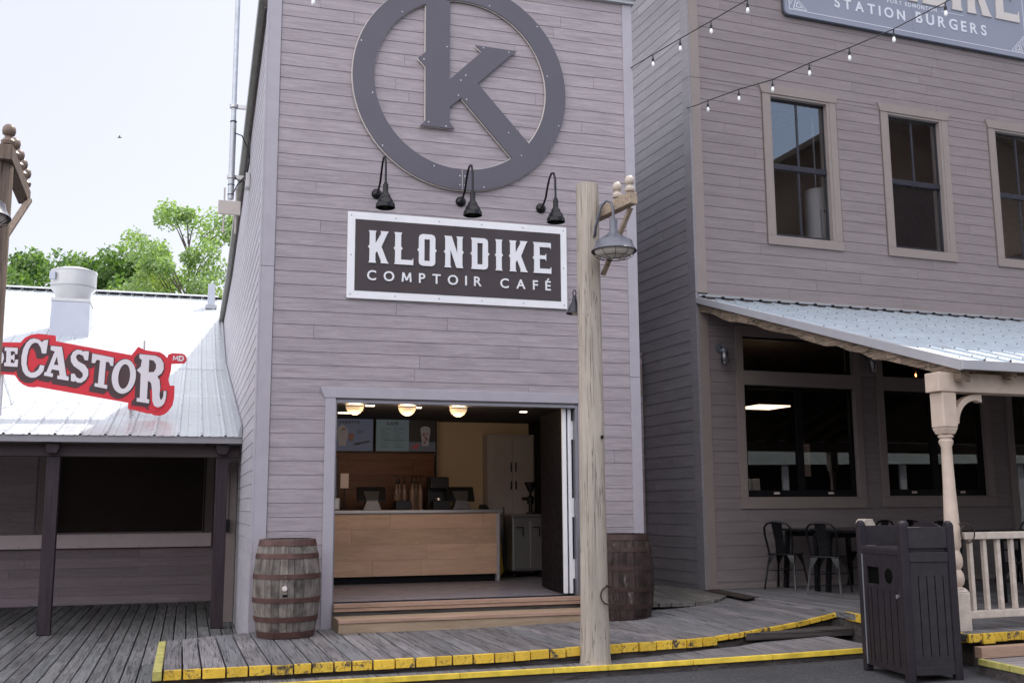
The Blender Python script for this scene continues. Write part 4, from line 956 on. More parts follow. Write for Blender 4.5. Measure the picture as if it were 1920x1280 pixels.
# ---- castor sign
K0 = thing('roof_sign', 'red cut-out roof sign with big white letters DE CASTOR and MD badge', 'sign', FA, (0, 4.0, 0))
CS = {'board': [(-4.064, 3.821), (-3.209, 3.826), (-2.949, 3.832), (-2.901, 3.898), (-2.83, 3.943), (-2.736, 3.964), (-2.512, 3.947), (-2.501, 3.868), (-1.51, 3.71), (-1.426, 3.833), (-1.335, 3.788), (-1.132, 3.765), (-1.075, 3.733), (-1.032, 3.687), (-1.018, 3.735), (-0.963, 3.759), (-0.826, 3.755), (-0.79, 3.735), (-0.768, 3.70), (-0.768, 3.655), (-0.798, 3.616), (-0.968, 3.605), (-0.974, 3.502), (-1.003, 3.382), (-0.977, 3.292), (-0.914, 3.294), (-0.913, 3.122), (-0.931, 3.015), (-0.984, 2.931), (-1.038, 2.883), (-1.093, 2.865), (-1.171, 2.868), (-1.216, 2.891), (-1.25, 2.89), (-1.522, 2.955), (-1.522, 3.037), (-2.693, 3.228), (-2.755, 3.22), (-2.818, 3.225), (-2.882, 3.253), (-2.937, 3.297), (-2.994, 3.38), (-3.182, 3.391), (-4.034, 3.405)],
'E': [[(-3.138, 3.755), (-2.976, 3.754), (-2.975, 3.669), (-3.0, 3.668), (-3.014, 3.704), (-3.06, 3.705), (-3.057, 3.647), (-3.028, 3.648), (-3.025, 3.667), (-3.012, 3.667), (-3.006, 3.571), (-3.019, 3.57), (-3.024, 3.593), (-3.053, 3.592), (-3.051, 3.546), (-3.009, 3.543), (-2.993, 3.594), (-2.962, 3.591), (-2.964, 3.492), (-3.13, 3.498), (-3.133, 3.546), (-3.109, 3.547), (-3.114, 3.705), (-3.138, 3.709)]],
'D': [[(-3.359, 3.751), (-3.246, 3.751), (-3.193, 3.725), (-3.149, 3.662), (-3.139, 3.605), (-3.154, 3.543), (-3.193, 3.5), (-3.343, 3.495)],[(-3.294, 3.698), (-3.242, 3.696), (-3.215, 3.66), (-3.207, 3.596), (-3.229, 3.554), (-3.284, 3.547)]],
'C': [[(-2.654, 3.871), (-2.6, 3.881), (-2.614, 3.691), (-2.669, 3.689), (-2.691, 3.772), (-2.728, 3.829), (-2.767, 3.836), (-2.807, 3.809), (-2.839, 3.738), (-2.854, 3.638), (-2.854, 3.534), (-2.827, 3.448), (-2.788, 3.417), (-2.742, 3.427), (-2.702, 3.466), (-2.681, 3.529), (-2.625, 3.519), (-2.638, 3.445), (-2.677, 3.39), (-2.731, 3.352), (-2.794, 3.35), (-2.852, 3.378), (-2.894, 3.436), (-2.918, 3.532), (-2.923, 3.636), (-2.908, 3.74), (-2.875, 3.823), (-2.832, 3.876), (-2.785, 3.894), (-2.721, 3.88), (-2.674, 3.843)]],
'A': [[(-2.561, 3.798), (-2.42, 3.789), (-2.341, 3.384), (-2.311, 3.38), (-2.312, 3.322), (-2.456, 3.344), (-2.455, 3.392), (-2.427, 3.389), (-2.439, 3.46), (-2.529, 3.473), (-2.546, 3.422), (-2.511, 3.416), (-2.515, 3.365), (-2.626, 3.385), (-2.62, 3.433), (-2.597, 3.432), (-2.508, 3.723), (-2.562, 3.74)],[(-2.476, 3.654), (-2.452, 3.532), (-2.51, 3.539)]],
'S': [[(-2.129, 3.742), (-2.068, 3.739), (-2.074, 3.612), (-2.118, 3.616), (-2.142, 3.676), (-2.191, 3.697), (-2.225, 3.682), (-2.231, 3.644), (-2.203, 3.598), (-2.114, 3.548), (-2.067, 3.486), (-2.059, 3.409), (-2.092, 3.338), (-2.148, 3.297), (-2.198, 3.3), (-2.227, 3.327), (-2.234, 3.308), (-2.28, 3.321), (-2.283, 3.418), (-2.241, 3.424), (-2.208, 3.37), (-2.164, 3.352), (-2.131, 3.384), (-2.133, 3.428), (-2.175, 3.473), (-2.253, 3.527), (-2.293, 3.588), (-2.301, 3.658), (-2.274, 3.722), (-2.229, 3.757), (-2.173, 3.754), (-2.145, 3.732)]],
'T': [[(-2.023, 3.713), (-1.741, 3.662), (-1.744, 3.544), (-1.781, 3.549), (-1.801, 3.598), (-1.841, 3.602), (-1.849, 3.282), (-1.805, 3.274), (-1.809, 3.222), (-1.973, 3.253), (-1.969, 3.3), (-1.93, 3.294), (-1.918, 3.618), (-1.96, 3.626), (-1.986, 3.575), (-2.027, 3.583)]],
'R': [[(-1.404, 3.726), (-1.186, 3.71), (-1.117, 3.677), (-1.076, 3.606), (-1.072, 3.523), (-1.097, 3.46), (-1.151, 3.415), (-1.119, 3.366), (-1.106, 3.26), (-1.112, 3.153), (-1.098, 3.089), (-1.074, 3.095), (-1.06, 3.147), (-1.059, 3.214), (-1.021, 3.21), (-1.023, 3.12), (-1.044, 3.036), (-1.081, 2.993), (-1.131, 2.98), (-1.177, 3.003), (-1.202, 3.063), (-1.213, 3.21), (-1.229, 3.316), (-1.257, 3.346), (-1.275, 3.345), (-1.277, 3.095), (-1.243, 3.086), (-1.247, 3.032), (-1.412, 3.056), (-1.41, 3.108), (-1.372, 3.102), (-1.375, 3.447), (-1.429, 3.497), (-1.378, 3.551), (-1.369, 3.644), (-1.403, 3.671)],[(-1.27, 3.65), (-1.212, 3.64), (-1.178, 3.59), (-1.175, 3.53), (-1.204, 3.476), (-1.27, 3.472)]]}
def ellp(cx, cz, rx, rz, t, n=36): return [(cx+rx*math.cos(a)*math.cos(t)-rz*math.sin(a)*math.sin(t), cz+rx*math.cos(a)*math.sin(t)+rz*math.sin(a)*math.cos(t)) for a in [2*math.pi*i/n for i in range(n)]]
CS['O'] = [ellp(-1.596, 3.403, .158, .244, -.08), ellp(-1.592, 3.403, .077, .174, -.06)]
shape('board', [CS['board']], .03, M['red'], K0, 0)
lv = 0
for k in 'DECASTOR':
    lv += 1
    for j, (dx, dz) in enumerate(((-.052,-.058),(-.030,-.036),(-.008,-.010))):
        shape('letter_shadow', [[(a+dx, b+dz) for a, b in CS[k][0]]]+([[(a+dx, b+dz) for a, b in CS[k][1]]] if len(CS[k]) > 1 and j == 0 else []), .003, M['signbrown'], K0, -.0305-.0008*j-.00009*lv, off=.020 if j else .015)
    shape('letter', CS[k], .012, M['signwhite'], K0, -.034-.0001*lv)
letters('MD', -.955, -.800, 3.652, .070, M['signwhite'], 'badge_letter', K0, -.0305, .006, .006, slope=-.02, split=True)
for u, zt in ((-3.16,3.45),(-1.50,3.0)):
    MB().tube([(u,.035,roof_z(4.0)-.02),(u,.035,zt)], .024, 12).build('post', M['ventwhite'], K0, 40)
    MB().tube([(u,.04,zt-.05),(u,1.0,roof_z(5.0)+.02)], .015, 8).build('stay', M['galv'], K0, 40)
MB().tube([(-1.35,.03,3.4),(-1.35,.03,3.93)], .014, 8).build('sign_bracket', M['ventwhite'], K0, 40)
# ---- trees behind the ridge
def tree(label, u, v, h, cr, mt, n=9000, leaf=.15, crown_low=.35, seed=1, trunk=.22, clumps=26):
    r = random.Random(seed); t = thing('tree', label, 'tree', FA, (u, v, -.2), group='leafy trees behind the metal roof')
    mb = MB(); top = h*.8
    mb.tube([(0,0,0),(.1,.05,top*.35),(-.05,.1,top*.7),(.05,0,top)], [trunk,trunk*.8,trunk*.5,trunk*.12], 8)
    mb.build('trunk', M['bark'], t, 50)
    cen = []; br = MB()
    for i in range(clumps):
        a = r.uniform(0, 2*math.pi); q = r.random()**.5; z = r.uniform(crown_low, 1)
        rad = cr*math.sin(math.pi*min(1, max(.12, (1-z)/(1-crown_low)*.85+.15)))**.6*q
        c = Vector((rad*math.cos(a), rad*math.sin(a), h*z-.5)); cen.append((c, r.uniform(.16, .34)*cr*(1 if clumps < 60 else .82)))
        z0 = max(h*.2, c.z-rad*.8-.6)
        br.tube([(0,0,z0),(c.x*.5,c.y*.5,(z0+c.z)/2+.2),tuple(c)], [.035,.018,.006], 5, cap=False)
    br.build('branches', M['bark'], t)
    lf = MB()
    for i in range(n):
        c, rr = r.choice(cen); d = Vector((r.gauss(0,1), r.gauss(0,1), r.gauss(0,.8))); d.normalize(); d *= rr*r.random()**.42
        p = c+d; e = Vector((r.gauss(0,1), r.gauss(0,1), r.gauss(0,1))).normalized(); f = e.orthogonal().normalized(); s_ = leaf*r.uniform(.6,1.2)
        g_ = e.cross(f)
        b = len(lf.v); lf.v += [tuple(p-f*s_*.5), tuple(p+g_*s_*.32), tuple(p+f*s_*.5), tuple(p-g_*s_*.32)]; lf.f.append([b,b+1,b+2,b+3])
    lf.build('crown', mt, t, normals=False)
tree('dark green maple rising behind the drum fan', -7.0, 31, 11.6, 3.3, M['leaf1'], 26000, .21, .3, 3, clumps=46)
tree('dark green maple left of centre behind the roof, right of the fan', -3.9, 31, 11.5, 3.2, M['leaf1'], 26000, .21, .3, 4, clumps=46)
tree('airy light green tree beside the cafe eave', -1.0, 25, 12.3, 2.4, M['leaf2'], 30000, .14, .28, 5, clumps=90)
tree('low yellow green tree just above the roof ridge', -2.9, 25, 9.6, 2.3, M['leaf3'], 15000, .16, .35, 6, clumps=34)
tree('small bright green tree at the far left edge above the roof', -11.8, 33, 10.4, 2.6, M['leaf2'], 14000, .19, .35, 7, clumps=34)
tree('mid green tree between the leftmost tree and the fan', -9.4, 34, 11.0, 2.6, M['leaf1'], 14000, .20, .35, 8, clumps=34)
tree('pale yellow green tree below the airy one', .2, 29, 10.4, 2.8, M['leaf3'], 14000, .17, .35, 9, clumps=34)
tree('dense mid green tree filling the gap behind the two maples', -5.4, 35, 11.4, 3.2, M['leaf1'], 18000, .22, .3, 10, clumps=40)
# ---- antenna mast on the cafe side wall
MS = thing('antenna_mast', 'galvanised antenna mast bracketed to the cafe side wall', 'antenna mast', FA, (-.268, 3.0, 5.70))
MB().tube([(0,0,.10),(0,0,1.2)], .042, 14).build('lower_tube', M['galv'], MS, 40); MB().tube([(0,0,1.19),(0,0,3.6)], .034, 14).build('upper_tube', M['galv'], MS, 40)
for z in (.42,1.45):
    MB().box(.03,.245,-.02,.02,z-.03,z+.03).build('bracket_arm', M['steel'], MS, bevel=.004)
    MB().box(.19,.247,-.09,.09,z-.15,z+.06).build('bracket_plate', M['steel'], MS, bevel=.004)
    MB().lathe([(.044,z-.022),(.060,z-.022),(.060,z+.022),(.044,z+.022)], 16).build('clamp', M['steel'], MS, 40)
MB().tube([(.03,-.03,1.05),(.12,-.04,1.02),(.2,-.04,.85),(.235,-.04,.65),(.2,-.04,.42),(.12,-.04,.34),(.04,-.03,.42)], .009, 8).build('cable', M['matblack'], MS, 40)
MB().tube([(.22,-.03,1.3),(.232,-.03,1.0),(.235,-.04,.7),(.19,-.05,.45),(.08,-.05,.30),(.03,-.04,.18)], .008, 8).build('cable', M['matblack'], MS, 40)
for z in (.16,.30,1.22): MB().lathe([(.044,z),(.047,z),(.047,z+.012),(.044,z+.012)], 16).build('band', M['matblack'], MS)
trim('panel_antenna', [(-.165,.135,-.05,-.015,-.13,.07)], M['antenna'], MS, .008)
for x in (-.085,.075): MB().tube([(x,-.005,-.38),(x,-.005,.26)], .012, 8).build('whip', M['antenna'], MS, 40)
# ============================================================ UTILITY POLES
def pole_top(par, mt, armmt, ins, ang, zc=4.50, x0=0, half=(.55,.95), side=1):
    """crossarm with insulators; ang = horizontal angle of the arm (deg) in the pole frame"""
    X = Matrix.Rotation(R(ang), 4, 'Z')
    if side < 0: X = X @ Matrix.Diagonal((1,-1,1,1))
    mb = MB(); mb.x = X; q0 = .115 if side > 0 else .04; mb.box(-half[1], half[0], q0, q0+.085, zc-.055, zc+.055); mb.build('crossarm', armmt, par, bevel=.006)
    for d in ((half[0]-.06, half[0]*.5, -half[1]+.08) if side > 0 else (half[0]-.06, half[0]-.30, half[0]*.48, half[0]*.22, -.06)):
        mb = MB(); mb.x = X @ Matrix.Translation((d, q0+.042, zc+.055)); mb.lathe([(.012,.0),(.012,.02),(.045,.022),(.05,.045),(.026,.075),(.022,.085),(.040,.095),(.046,.12),(.042,.145),(.026,.166),(.001,.174)], 16); mb.build('insulator', ins, par, 50)
    for d in (half[0]-.12,):
        mb = MB(); mb.x = X; mb.bar((d,q0+.09,zc-.05),(.03 if d > 0 else -.03,q0+.02,zc-.62),.045,.03); mb.build('arm_brace', armmt, par, bevel=.004)
PO = thing('utility_pole', 'thick pale wooden pole with short crossarm standing at the kerb in front of the cafe', 'pole', FA, (2.885, -2.475, .17))
mb = MB(); rnd = random.Random(77); n = 26; prof = [(0,.148),(.06,.138),(.5,.127),(1.5,.120),(3.0,.114),(4.46,.107)]
rings = []
ph = [rnd.uniform(-.006,.006) for _ in range(n)]
zz = [0,.03,.06,.25,.5,1,1.5,2,2.5,3,3.5,4,4.3,4.46]
for z in zz:
    for (a, ra), (b, rb) in zip(prof, prof[1:]):
        if a <= z <= b+1e-6: r_ = ra+(rb-ra)*(z-a)/(b-a); break
    rings.append([mb._v(((r_+ph[k]+rnd.uniform(-.0015,.0015))*math.cos(2*math.pi*k/n), (r_+ph[k])*math.sin(2*math.pi*k/n), z+(rnd.uniform(-.012,.004) if z > 4.4 else 0)-(.012 if z == 0 and rnd.random() < .3 else 0))) for k in range(n)])
for A_, B_ in zip(rings, rings[1:]):
    for k in range(n): mb.f.append([A_[k], A_[(k+1)%n], B_[(k+1)%n], B_[k]])
mb.f.append(rings[-1]); mb.build('shaft', M['pole'], PO, 60)
pole_top(PO, M['pole'], M['arm'], M['insul'], -81, 4.20, half=(.56,.42))
MB().tube([(.055,-.118,2.05),(.055,-.118,2.02)], .014, 8).build('knot_hole', M['toe'], PO)
# iron ring
RG = thing('iron_ring', 'rusty iron ring hanging from a staple low on the pale pole', 'iron ring', FA, (2.965, -2.585, .875), 0)
MB().tube([(.075*math.cos(a), -.028+.004*math.sin(a), -.083+.078*math.sin(a)) for a in [2*math.pi*k/28 for k in range(28)]], .0065, 8, closed=True).build('ring', M['rust'], RG, 60)
MB().tube([(-.012,.03,0),(-.012,-.03,.004),(0,-.038,.002),(.012,-.03,.004),(.012,.03,0)], .005, 8).build('staple', M['rust'], RG, 60)
# caged barn lamp
def barn(name, lb, fr, p, rz, arm_pts, grp):
    t = thing(name, lb, 'lamp', fr, p, rz, grp)
    MB().tube(arm_pts, .0135, 12).build('arm', M['lampgrey'], t, 60)
    MB().lathe([(.001,.006),(.036,.0),(.038,-.10),(.046,-.12),(.075,-.15),(.125,-.18),(.17,-.205),(.178,-.245),(.205,-.29),(.212,-.296),(.209,-.300),(.20,-.292),(.172,-.245),(.16,-.205),(.11,-.18),(.001,-.15)], 40, cap=False).build('shade', M['lampgrey'], t, 28)
    MB().sphere((0,0,-.288), .186, 28, .40).build('opal_globe', M['opal'], t, 60)
    mb = MB()
    for k in range(10):
        a = 2*math.pi*k/10; mb.tube([(.206*math.cos(a),.206*math.sin(a),-.300),(.185*math.cos(a),.185*math.sin(a),-.335),(.13*math.cos(a),.13*math.sin(a),-.362),(.05*math.cos(a),.05*math.sin(a),-.375)], .0026, 5, cap=False)
    for r_, z in ((.208,-.302),(.150,-.355),(.055,-.375)): mb.tube([(r_*math.cos(2*math.pi*k/28), r_*math.sin(2*math.pi*k/28), z) for k in range(28)], .0028, 5, closed=True)
    mb.build('wire_cage', M['matblack'], t, 60); return t
barn('barn_lamp', 'grey caged dome lamp on a curved arm hanging from the pale pole', FA, (3.00, -2.82, 4.20), 0, [(-.09,.27,-.10),(-.10,.22,-.10),(-.12,.14,-.04),(-.11,.09,.06),(-.09,.06,.15),(-.05,.03,.19),(-.015,.01,.17),(.0,0,.11),(0,0,0)], 'caged dome lamps on the poles')
# small flood lamp on the back of the pole
M['belldark'] = plain('dark enamel bell', (.035,.035,.045), .35)
FL = thing('small_bell_lamp', 'small dark bell lamp with loop top fixed behind the pale pole', 'lamp', FA, (2.80, -2.30, 3.40))
MB().lathe([(.02,.17),(.024,.12),(.05,.08),(.07,.03),(.085,.0),(.08,-.002),(.05,.06),(.001,.09)], 24, cap=False).build('shade', M['belldark'], FL, 40)
MB().tube([(.016*math.cos(a), 0, .20+.03*math.sin(a)) for a in [2*math.pi*k/14 for k in range(14)]], .005, 6, closed=True).build('loop', M['matblack'], FL, 60)
MB().sphere((0,0,.02), .035, 12).build('bulb', M['opal'], FL, 60)
MB().bar((0,0,.15),(.06,-.06,.15),.02,.02).build('mount', M['lampgrey'], FL)
# left pole (only its right side is in the picture)
PL = thing('utility_pole', 'brown wooden pole with ball insulators at the left edge of the picture', 'pole', FW, (-3.605, 7.0, -.1))
mb = MB(); mb.lathe([(.150,0),(.140,.8),(.132,2.0),(.125,3.0),(.118,4.18)], 24); mb.build('shaft', M['poleL'], PL, 60)
FLm = Frame(-3.585, 7.0, 0)
pole_top(PL, M['poleL'], M['poleL'], M['insulb'], 109, 4.12, half=(1.0,.15), side=-1)
barn('barn_lamp', 'grey caged dome lamp hanging by the brown pole at the left edge', FW, (-3.50, 6.60, 3.78), 0, [(-.12,.30,-.10),(-.10,.22,-.10),(-.06,.12,-.02),(-.03,.06,.12),(-.01,.03,.18),(0,0,.12),(0,0,0)], 'caged dome lamps on the poles')
# bird
mb = MB(); mb.tube([(-.16,0,0),(-.05,0,.01),(.08,0,.0),(.2,0,-.01)], [.01,.05,.04,.004], 8); mb.hexa([(-.03,.0,.01),(.06,.0,.01),(.10,.30,.10),(.04,.30,.10),(-.03,.0,.02),(.06,.0,.02),(.10,.30,.11),(.04,.30,.11)]); mb.hexa([(-.03,.0,.01),(.06,.0,.01),(.14,-.26,.06),(.08,-.26,.06),(-.03,.0,.02),(.06,.0,.02),(.14,-.26,.07),(.08,-.26,.07)])
o = mb.build('bird', M['riser']); o.scale = (.55,.55,.55); o.location = (-15.69, 40, 16.21); tag(o, 'tiny bird flying in the pale sky on the left', 'bird')
# ============================================================ RESTAURANT (frame B)
B0 = thing('restaurant_building', 'large taupe clapboard restaurant with upstairs sash windows and covered porch, right of the cafe', 'building', FB)
HB, WB, DB = 11.2, 14.0, 9.0
UW = [(1.285, 2.315, 5.30, 7.385), (3.368, 4.400, 5.30, 7.385), (5.45, 6.48, 5.30, 7.385), (7.53, 8.56, 5.30, 7.385)]
LW = [(.672, 2.480, 1.680, 3.178), (2.995, 4.803, 1.69, 3.178), (5.365, 7.17, .55, 3.178)]
TW = [(.672, 2.480, 3.375, 3.845), (2.995, 4.803, 3.375, 3.845), (5.365, 7.17, 3.375, 3.845)]
uh = [(a-.135, b+.135, c-.135, d+.03) for a, b, c, d in UW]
lh = [(a-.10, b+.10, (c-.15 if c > 1 else .5), 4.0) for a, b, c, d in LW]
mb = MB(); siding(mb, .152, WB, 4.40, HB, uh, .1535, 4.40, seed=41, blen=3.0); mb.build('siding', M['sidB'], B0)
mb = MB(); siding(mb, .152, WB, .515, 4.13, lh, .1535, .44, seed=43, blen=4.5); mb.build('porch_siding', M['sidB'], B0)
mb = MB(); wallslab(mb, .0, WB, -.1, HB, UW+LW+TW, .001, .15); mb.build('wall', M['trimB'], B0)
mb = MB(); mb.x = SWAP; siding(mb, .16, DB, -.05, HB, (), .1535, -.06, seed=44, blen=2.6); mb.build('side_siding', M['sidBs'], B0)
mb = MB(); mb.box(.002, .15, .151, DB, -.1, HB); mb.box(WB-.15, WB, .151, DB, -.1, HB); wallslab(mb, .15, WB-.15, -.1, HB, [(.4+2.2*k, 2.3+2.2*k, 5.05, 6.7) for k in range(6)], DB-.15, DB); mb.build('side_wall', M['sidBs'], B0)  # unseen rear openings added to let daylight into the upper room
trim('roof', [(.15,WB-.15,.151,DB-.151,HB-.3,HB-.1)], M['flash'], B0, 0); trim('parapet_cornice', [(-.15,WB+.1,-.2,.15,HB+.002,HB+.2)], M['trimB'], B0)
trim('corner_board', [(0,.148,-.034,-.0005,.505,4.30),(0,.148,-.034,-.0005,4.40,7.45),(0,.148,-.034,-.0005,7.454,HB)], M['trimB'], B0)
trim('corner_board', [(-.034,-.0005,-.034,.155,.45,4.40),(-.034,-.0005,-.034,.155,4.404,7.45),(-.034,-.0005,-.034,.155,7.454,HB)], M['sidBs'], B0)
trim('band_board', [(.149,WB,-.028,-.0005,4.345,4.398)], M['trimB'], B0)
trim('base_board', [(.149,WB,-.03,-.0005,.503,.56)], M['trimB'], B0)
def sash(nm, fr, u0, u1, z0, z1, up, lo):
    """double hung upstairs window with casing"""
    w_ = thing(nm, None, None, FB); w_.parent = B0; w_.matrix_world = FB.m
    return w_
def casing_win(u0, u1, z0, z1, muntin_lower=True, lab=None, reveal=.06):
    # window is a part (its frame mesh), everything else hangs under it
    mb = MB(); y0, y1 = .045, .10
    mb.box(u0+.001,u0+.045,y0,y1,z0+.001,z1-.001); mb.box(u1-.045,u1-.001,y0,y1,z0+.001,z1-.001); mb.box(u0+.045,u1-.045,y0,y1,z1-.05,z1-.001); mb.box(u0+.045,u1-.045,y0,y1,z0+.001,z0+.05)
    f = mb.build('window', M['frame'], B0, bevel=.003)
    if lab: f['label'] = lab
    zm = (z0+z1)/2
    trim('meeting_rail', [(u0+.045,u1-.045,.035,.085,zm-.04,zm+.035)], M['frame'], f)
    um = (u0+u1)/2
    trim('muntin', [(um-.014,um+.014,.052,.078,zm+.036,z1-.051)], M['frame'], f, .002)
    if muntin_lower: trim('muntin', [(um-.012,um+.012,.062,.085,z0+.051,zm-.041)], M['frame'], f, .002)
    MB().face([(u0+.046,.065,zm+.036),(u1-.046,.065,zm+.036),(u1-.046,.065,z1-.051),(u0+.046,.065,z1-.051)]).build('pane', M['glass'], f, normals=False); MB().face([(u0+.046,.079,z0+.051),(u1-.046,.079,z0+.051),(u1-.046,.079,zm-.041),(u0+.046,.079,zm-.041)]).build('pane', M['glass'], f, normals=False)
    trim('casing', [(u0-.118,u0-.002,-.036,.0,z0-.0,z1+.001),(u1+.002,u1+.118,-.036,.0,z0-.0,z1+.001)], M['trimB'], f)
    mb = MB(); mb.prism([(u0-.128,z1+.003),(u0-.175,z1+.128),(u1+.165,z1+.128),(u1+.125,z1+.003)], -.045, -.0005); mb.build('head_casing', M['trimB'], f, bevel=.003)
    trim('sill', [(u0-.125,u1+.125,-.045,.0,z0-.135,z0-.003)], M['trimB'], f, .004)
    trim('jamb_liner', [(u0+.0005,u0+.02,-.03,.044,z0,z1),(u1-.045,u1-.0005,-.03,.044,z0,z1),(u0+.021,u1-.046,-.03,.044,z1-.03,z1-.0005)], M['trimB'], f, 0)
    return f
for i, wn in enumerate(UW): casing_win(*wn, muntin_lower=(i != 1))
# dark roller blind behind the second window's lower sash
trim('window_blind', [(UW[1][0]+.05,UW[1][1]-.05,.12,.13,UW[1][2]+.03,6.33)], M['bin'], B0, 0)
# porch windows
def slider(u0, u1, z0, z1, i):
    mb = MB(); y0, y1 = .03, .09
    mb.box(u0+.001,u0+.05,y0,y1,z0+.001,z1-.001); mb.box(u1-.05,u1-.001,y0,y1,z0+.001,z1-.001); mb.box(u0+.05,u1-.05,y0,y1,z1-.045,z1-.001); mb.box(u0+.05,u1-.05,y0,y1,z0+.001,z0+.09)
    um = (u0+u1)/2; mb.box(um-.05,um+.05,y0-.005,y1+.005,z0+.09,z1-.045)
    f = mb.build('window', M['framelow'], B0, bevel=.003)
    MB().face([(u0+.05,.059,z0+.09),(um-.05,.059,z0+.09),(um-.05,.059,z1-.045),(u0+.05,.059,z1-.045)]).build('pane', M['glassdark'], f, normals=False); MB().face([(um+.05,.067,z0+.09),(u1-.05,.067,z0+.09),(u1-.05,.067,z1-.045),(um+.05,.067,z1-.045)]).build('pane', M['glassdark'], f, normals=False)
    trim('sticker', [(u0+.44,u0+.53,.026,.029,z0+.035,z0+.065),(um+.42,um+.51,.026,.029,z0+.035,z0+.065)], M['paper'], f, 0)
    return f
for i, wn in enumerate(LW):
    slider(*wn, i)
    u0, u1, z0, z1 = wn; t0, t1 = TW[i][2:]
    mb = MB(); mb.box(u0+.001,u0+.03,.03,.09,t0,t1); mb.box(u1-.03,u1-.001,.03,.09,t0,t1); mb.box(u0+.03,u1-.03,.03,.09,t0,t0+.03); mb.box(u0+.03,u1-.03,.03,.09,t1-.03,t1)
    f = mb.build('transom', M['framelow'], B0); MB().face([(u0+.03,.059,t0+.03),(u1-.03,.059,t0+.03),(u1-.03,.059,t1-.03),(u0+.03,.059,t1-.03)]).build('pane', M['glassdark'], f, normals=False)
    zb = z0-.155 if z0 > 1 else .57
    trim('casing', [(u0-.118,u0-.002,-.036,.0,zb+.14,3.985),(u1+.002,u1+.118,-.036,.0,zb+.14,3.985),(u0-.001,u1+.001,-.034,.0,z1+.002,t0-.002),(u0-.001,u1+.001,-.034,.0,t1+.002,3.985)], M['trimB'], B0)
    if z0 > 1: trim('apron', [(u0-.125,u1+.125,-.038,.0,zb,zb+.138)], M['trimB'], B0)
# rooms behind the glass
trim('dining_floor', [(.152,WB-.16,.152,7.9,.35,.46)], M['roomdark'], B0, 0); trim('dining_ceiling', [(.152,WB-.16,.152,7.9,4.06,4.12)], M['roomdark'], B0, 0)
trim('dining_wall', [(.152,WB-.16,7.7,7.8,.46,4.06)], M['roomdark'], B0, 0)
mb = MB(); siding(mb, 2.2, 4.6, .9, 3.3, (), .3, .9, th=.02, y=6.9, seed=3); mb.build('orange_wall_panel', M['backwood'], B0)
trim('upper_floor', [(.152,WB-.16,.152,DB-.16,4.9,5.0)], M['roomwall'], B0, 0); trim('upper_ceiling', [(.152,WB-.16,.152,DB-.16,7.75,7.85)], plain('pale ceiling', (.6,.58,.56), .8), B0, 0)
trim('upper_wall', [(.152,WB-.16,DB-.30,DB-.26,6.75,7.75),(2.92,3.0,.16,4.19,5.0,7.75),(5.0,5.08,.16,4.19,5.0,7.75)], M['roomwall'], B0, 0)
trim('ceiling_grille', [(3.55,3.95,1.2,1.6,7.72,7.748)], M['matblack'], B0, 0)
o = MB().box(-.28,.28,-.28,.28,-.02,-.001).build('ceiling_light', M['ledB']); place(o, FB, (.66+.75, 2.5, 3.55)); 
o.matrix_world = Matrix.Translation((3.86,15.95,3.06)) @ Matrix.Rotation(R(20.8), 4, 'Z'); tag(o, 'square lit ceiling panel seen through the first porch window', 'ceiling light')
HL = thing('light_rod', 'x', 'lamp', FB); bpy.data.objects.remove(HL)
o = MB().box(-.16,.16,-.03,.03,-.012,.012).build('strip_light', M['ledB']); place(o, FB, (1.55, 2.3, 1.86)); tag(o, 'short lit strip low inside the first porch window', 'strip light')
EB = thing('edison_lamp', 'glowing filament bulb hanging inside the second transom window', 'lamp', FB, (4.70, 1.2, 3.60))
MB().lathe([(.001,-.055),(.028,-.035),(.034,0),(.022,.04),(.013,.06)], 16, cap=False).build('bulb', M['bulbglass'], EB, 60)
MB().tube([(-.010,0,-.02),(-.008,0,.025),(.0,0,-.022),(.008,0,.025),(.010,0,-.02)], .0045, 6).build('filament', M['filament'], EB, 60)
MB().lathe([(.016,.06),(.018,.11),(.004,.12),(.004,.455)], 10).build('cord', M['matblack'], EB, 40)
# things just inside the windows
NS = thing('window_notice', 'two white notices taped inside the first porch window beside its mullion', 'notice', FB, (1.66, .11, 1.98)); trim('sheet', [(0,.125,0,.003,.16,.42),(.005,.125,0,.003,-.02,.145)], M['paper'], NS, 0)
mb = MB(); [mb.box(.015+.0*k, .11-.02*(k%3), -.004, -.001, .18+.022*k, .186+.022*k) for k in range(10)]; mb.build('print', M['matblack'], NS)
for i, (u, lb) in enumerate(((.80,'white carton box inside the first porch window, left one'),(.96,'white carton box inside the first porch window, right one'))):
    mb = MB(); mb.hexa([(-.07,-.06,0),(.07,-.06,0),(.07,.06,0),(-.07,.06,0),(-.075,-.06,.15),(.06,-.06,.17),(.06,.06,.17),(-.075,.06,.15)])
    o = mb.build('carton', M['white'], bevel=.003); place(o, FB, (u, .26+.02*i, 1.76), 12*i); tag(o, lb, 'box', 'cartons on the window counter')
WC = thing('window_counter', 'dark counter inside the restaurant under the first porch window', 'counter', FB, (.70, .17, 1.70)); trim('counter_top', [(0,4.0,0,.5,0,.055)], M['toe'], WC); trim('support', [(.05,.1,.1,.45,-1.23,-.002),(3.9,3.95,.1,.45,-1.23,-.002)], M['toe'], WC)
TK = thing('water_heater', 'white cylinder heater standing inside the first upstairs window', 'water heater', FB, (2.38, .43, 5.0))
MB().lathe([(.185,.0),(.185,1.16),(.17,1.19),(.001,1.20)], 40).build('tank_body', M['tank'], TK, 40)
trim('access_panel', [(-.09,.05,-.20,-.165,.45,.85)], M['tank'], TK, .006); MB().tube([(-.02,-.21,.80),(.0,-.24,.74),(.06,-.23,.60),(.12,-.18,.54)], .009, 8).build('hose', M['galv'], TK, 60)
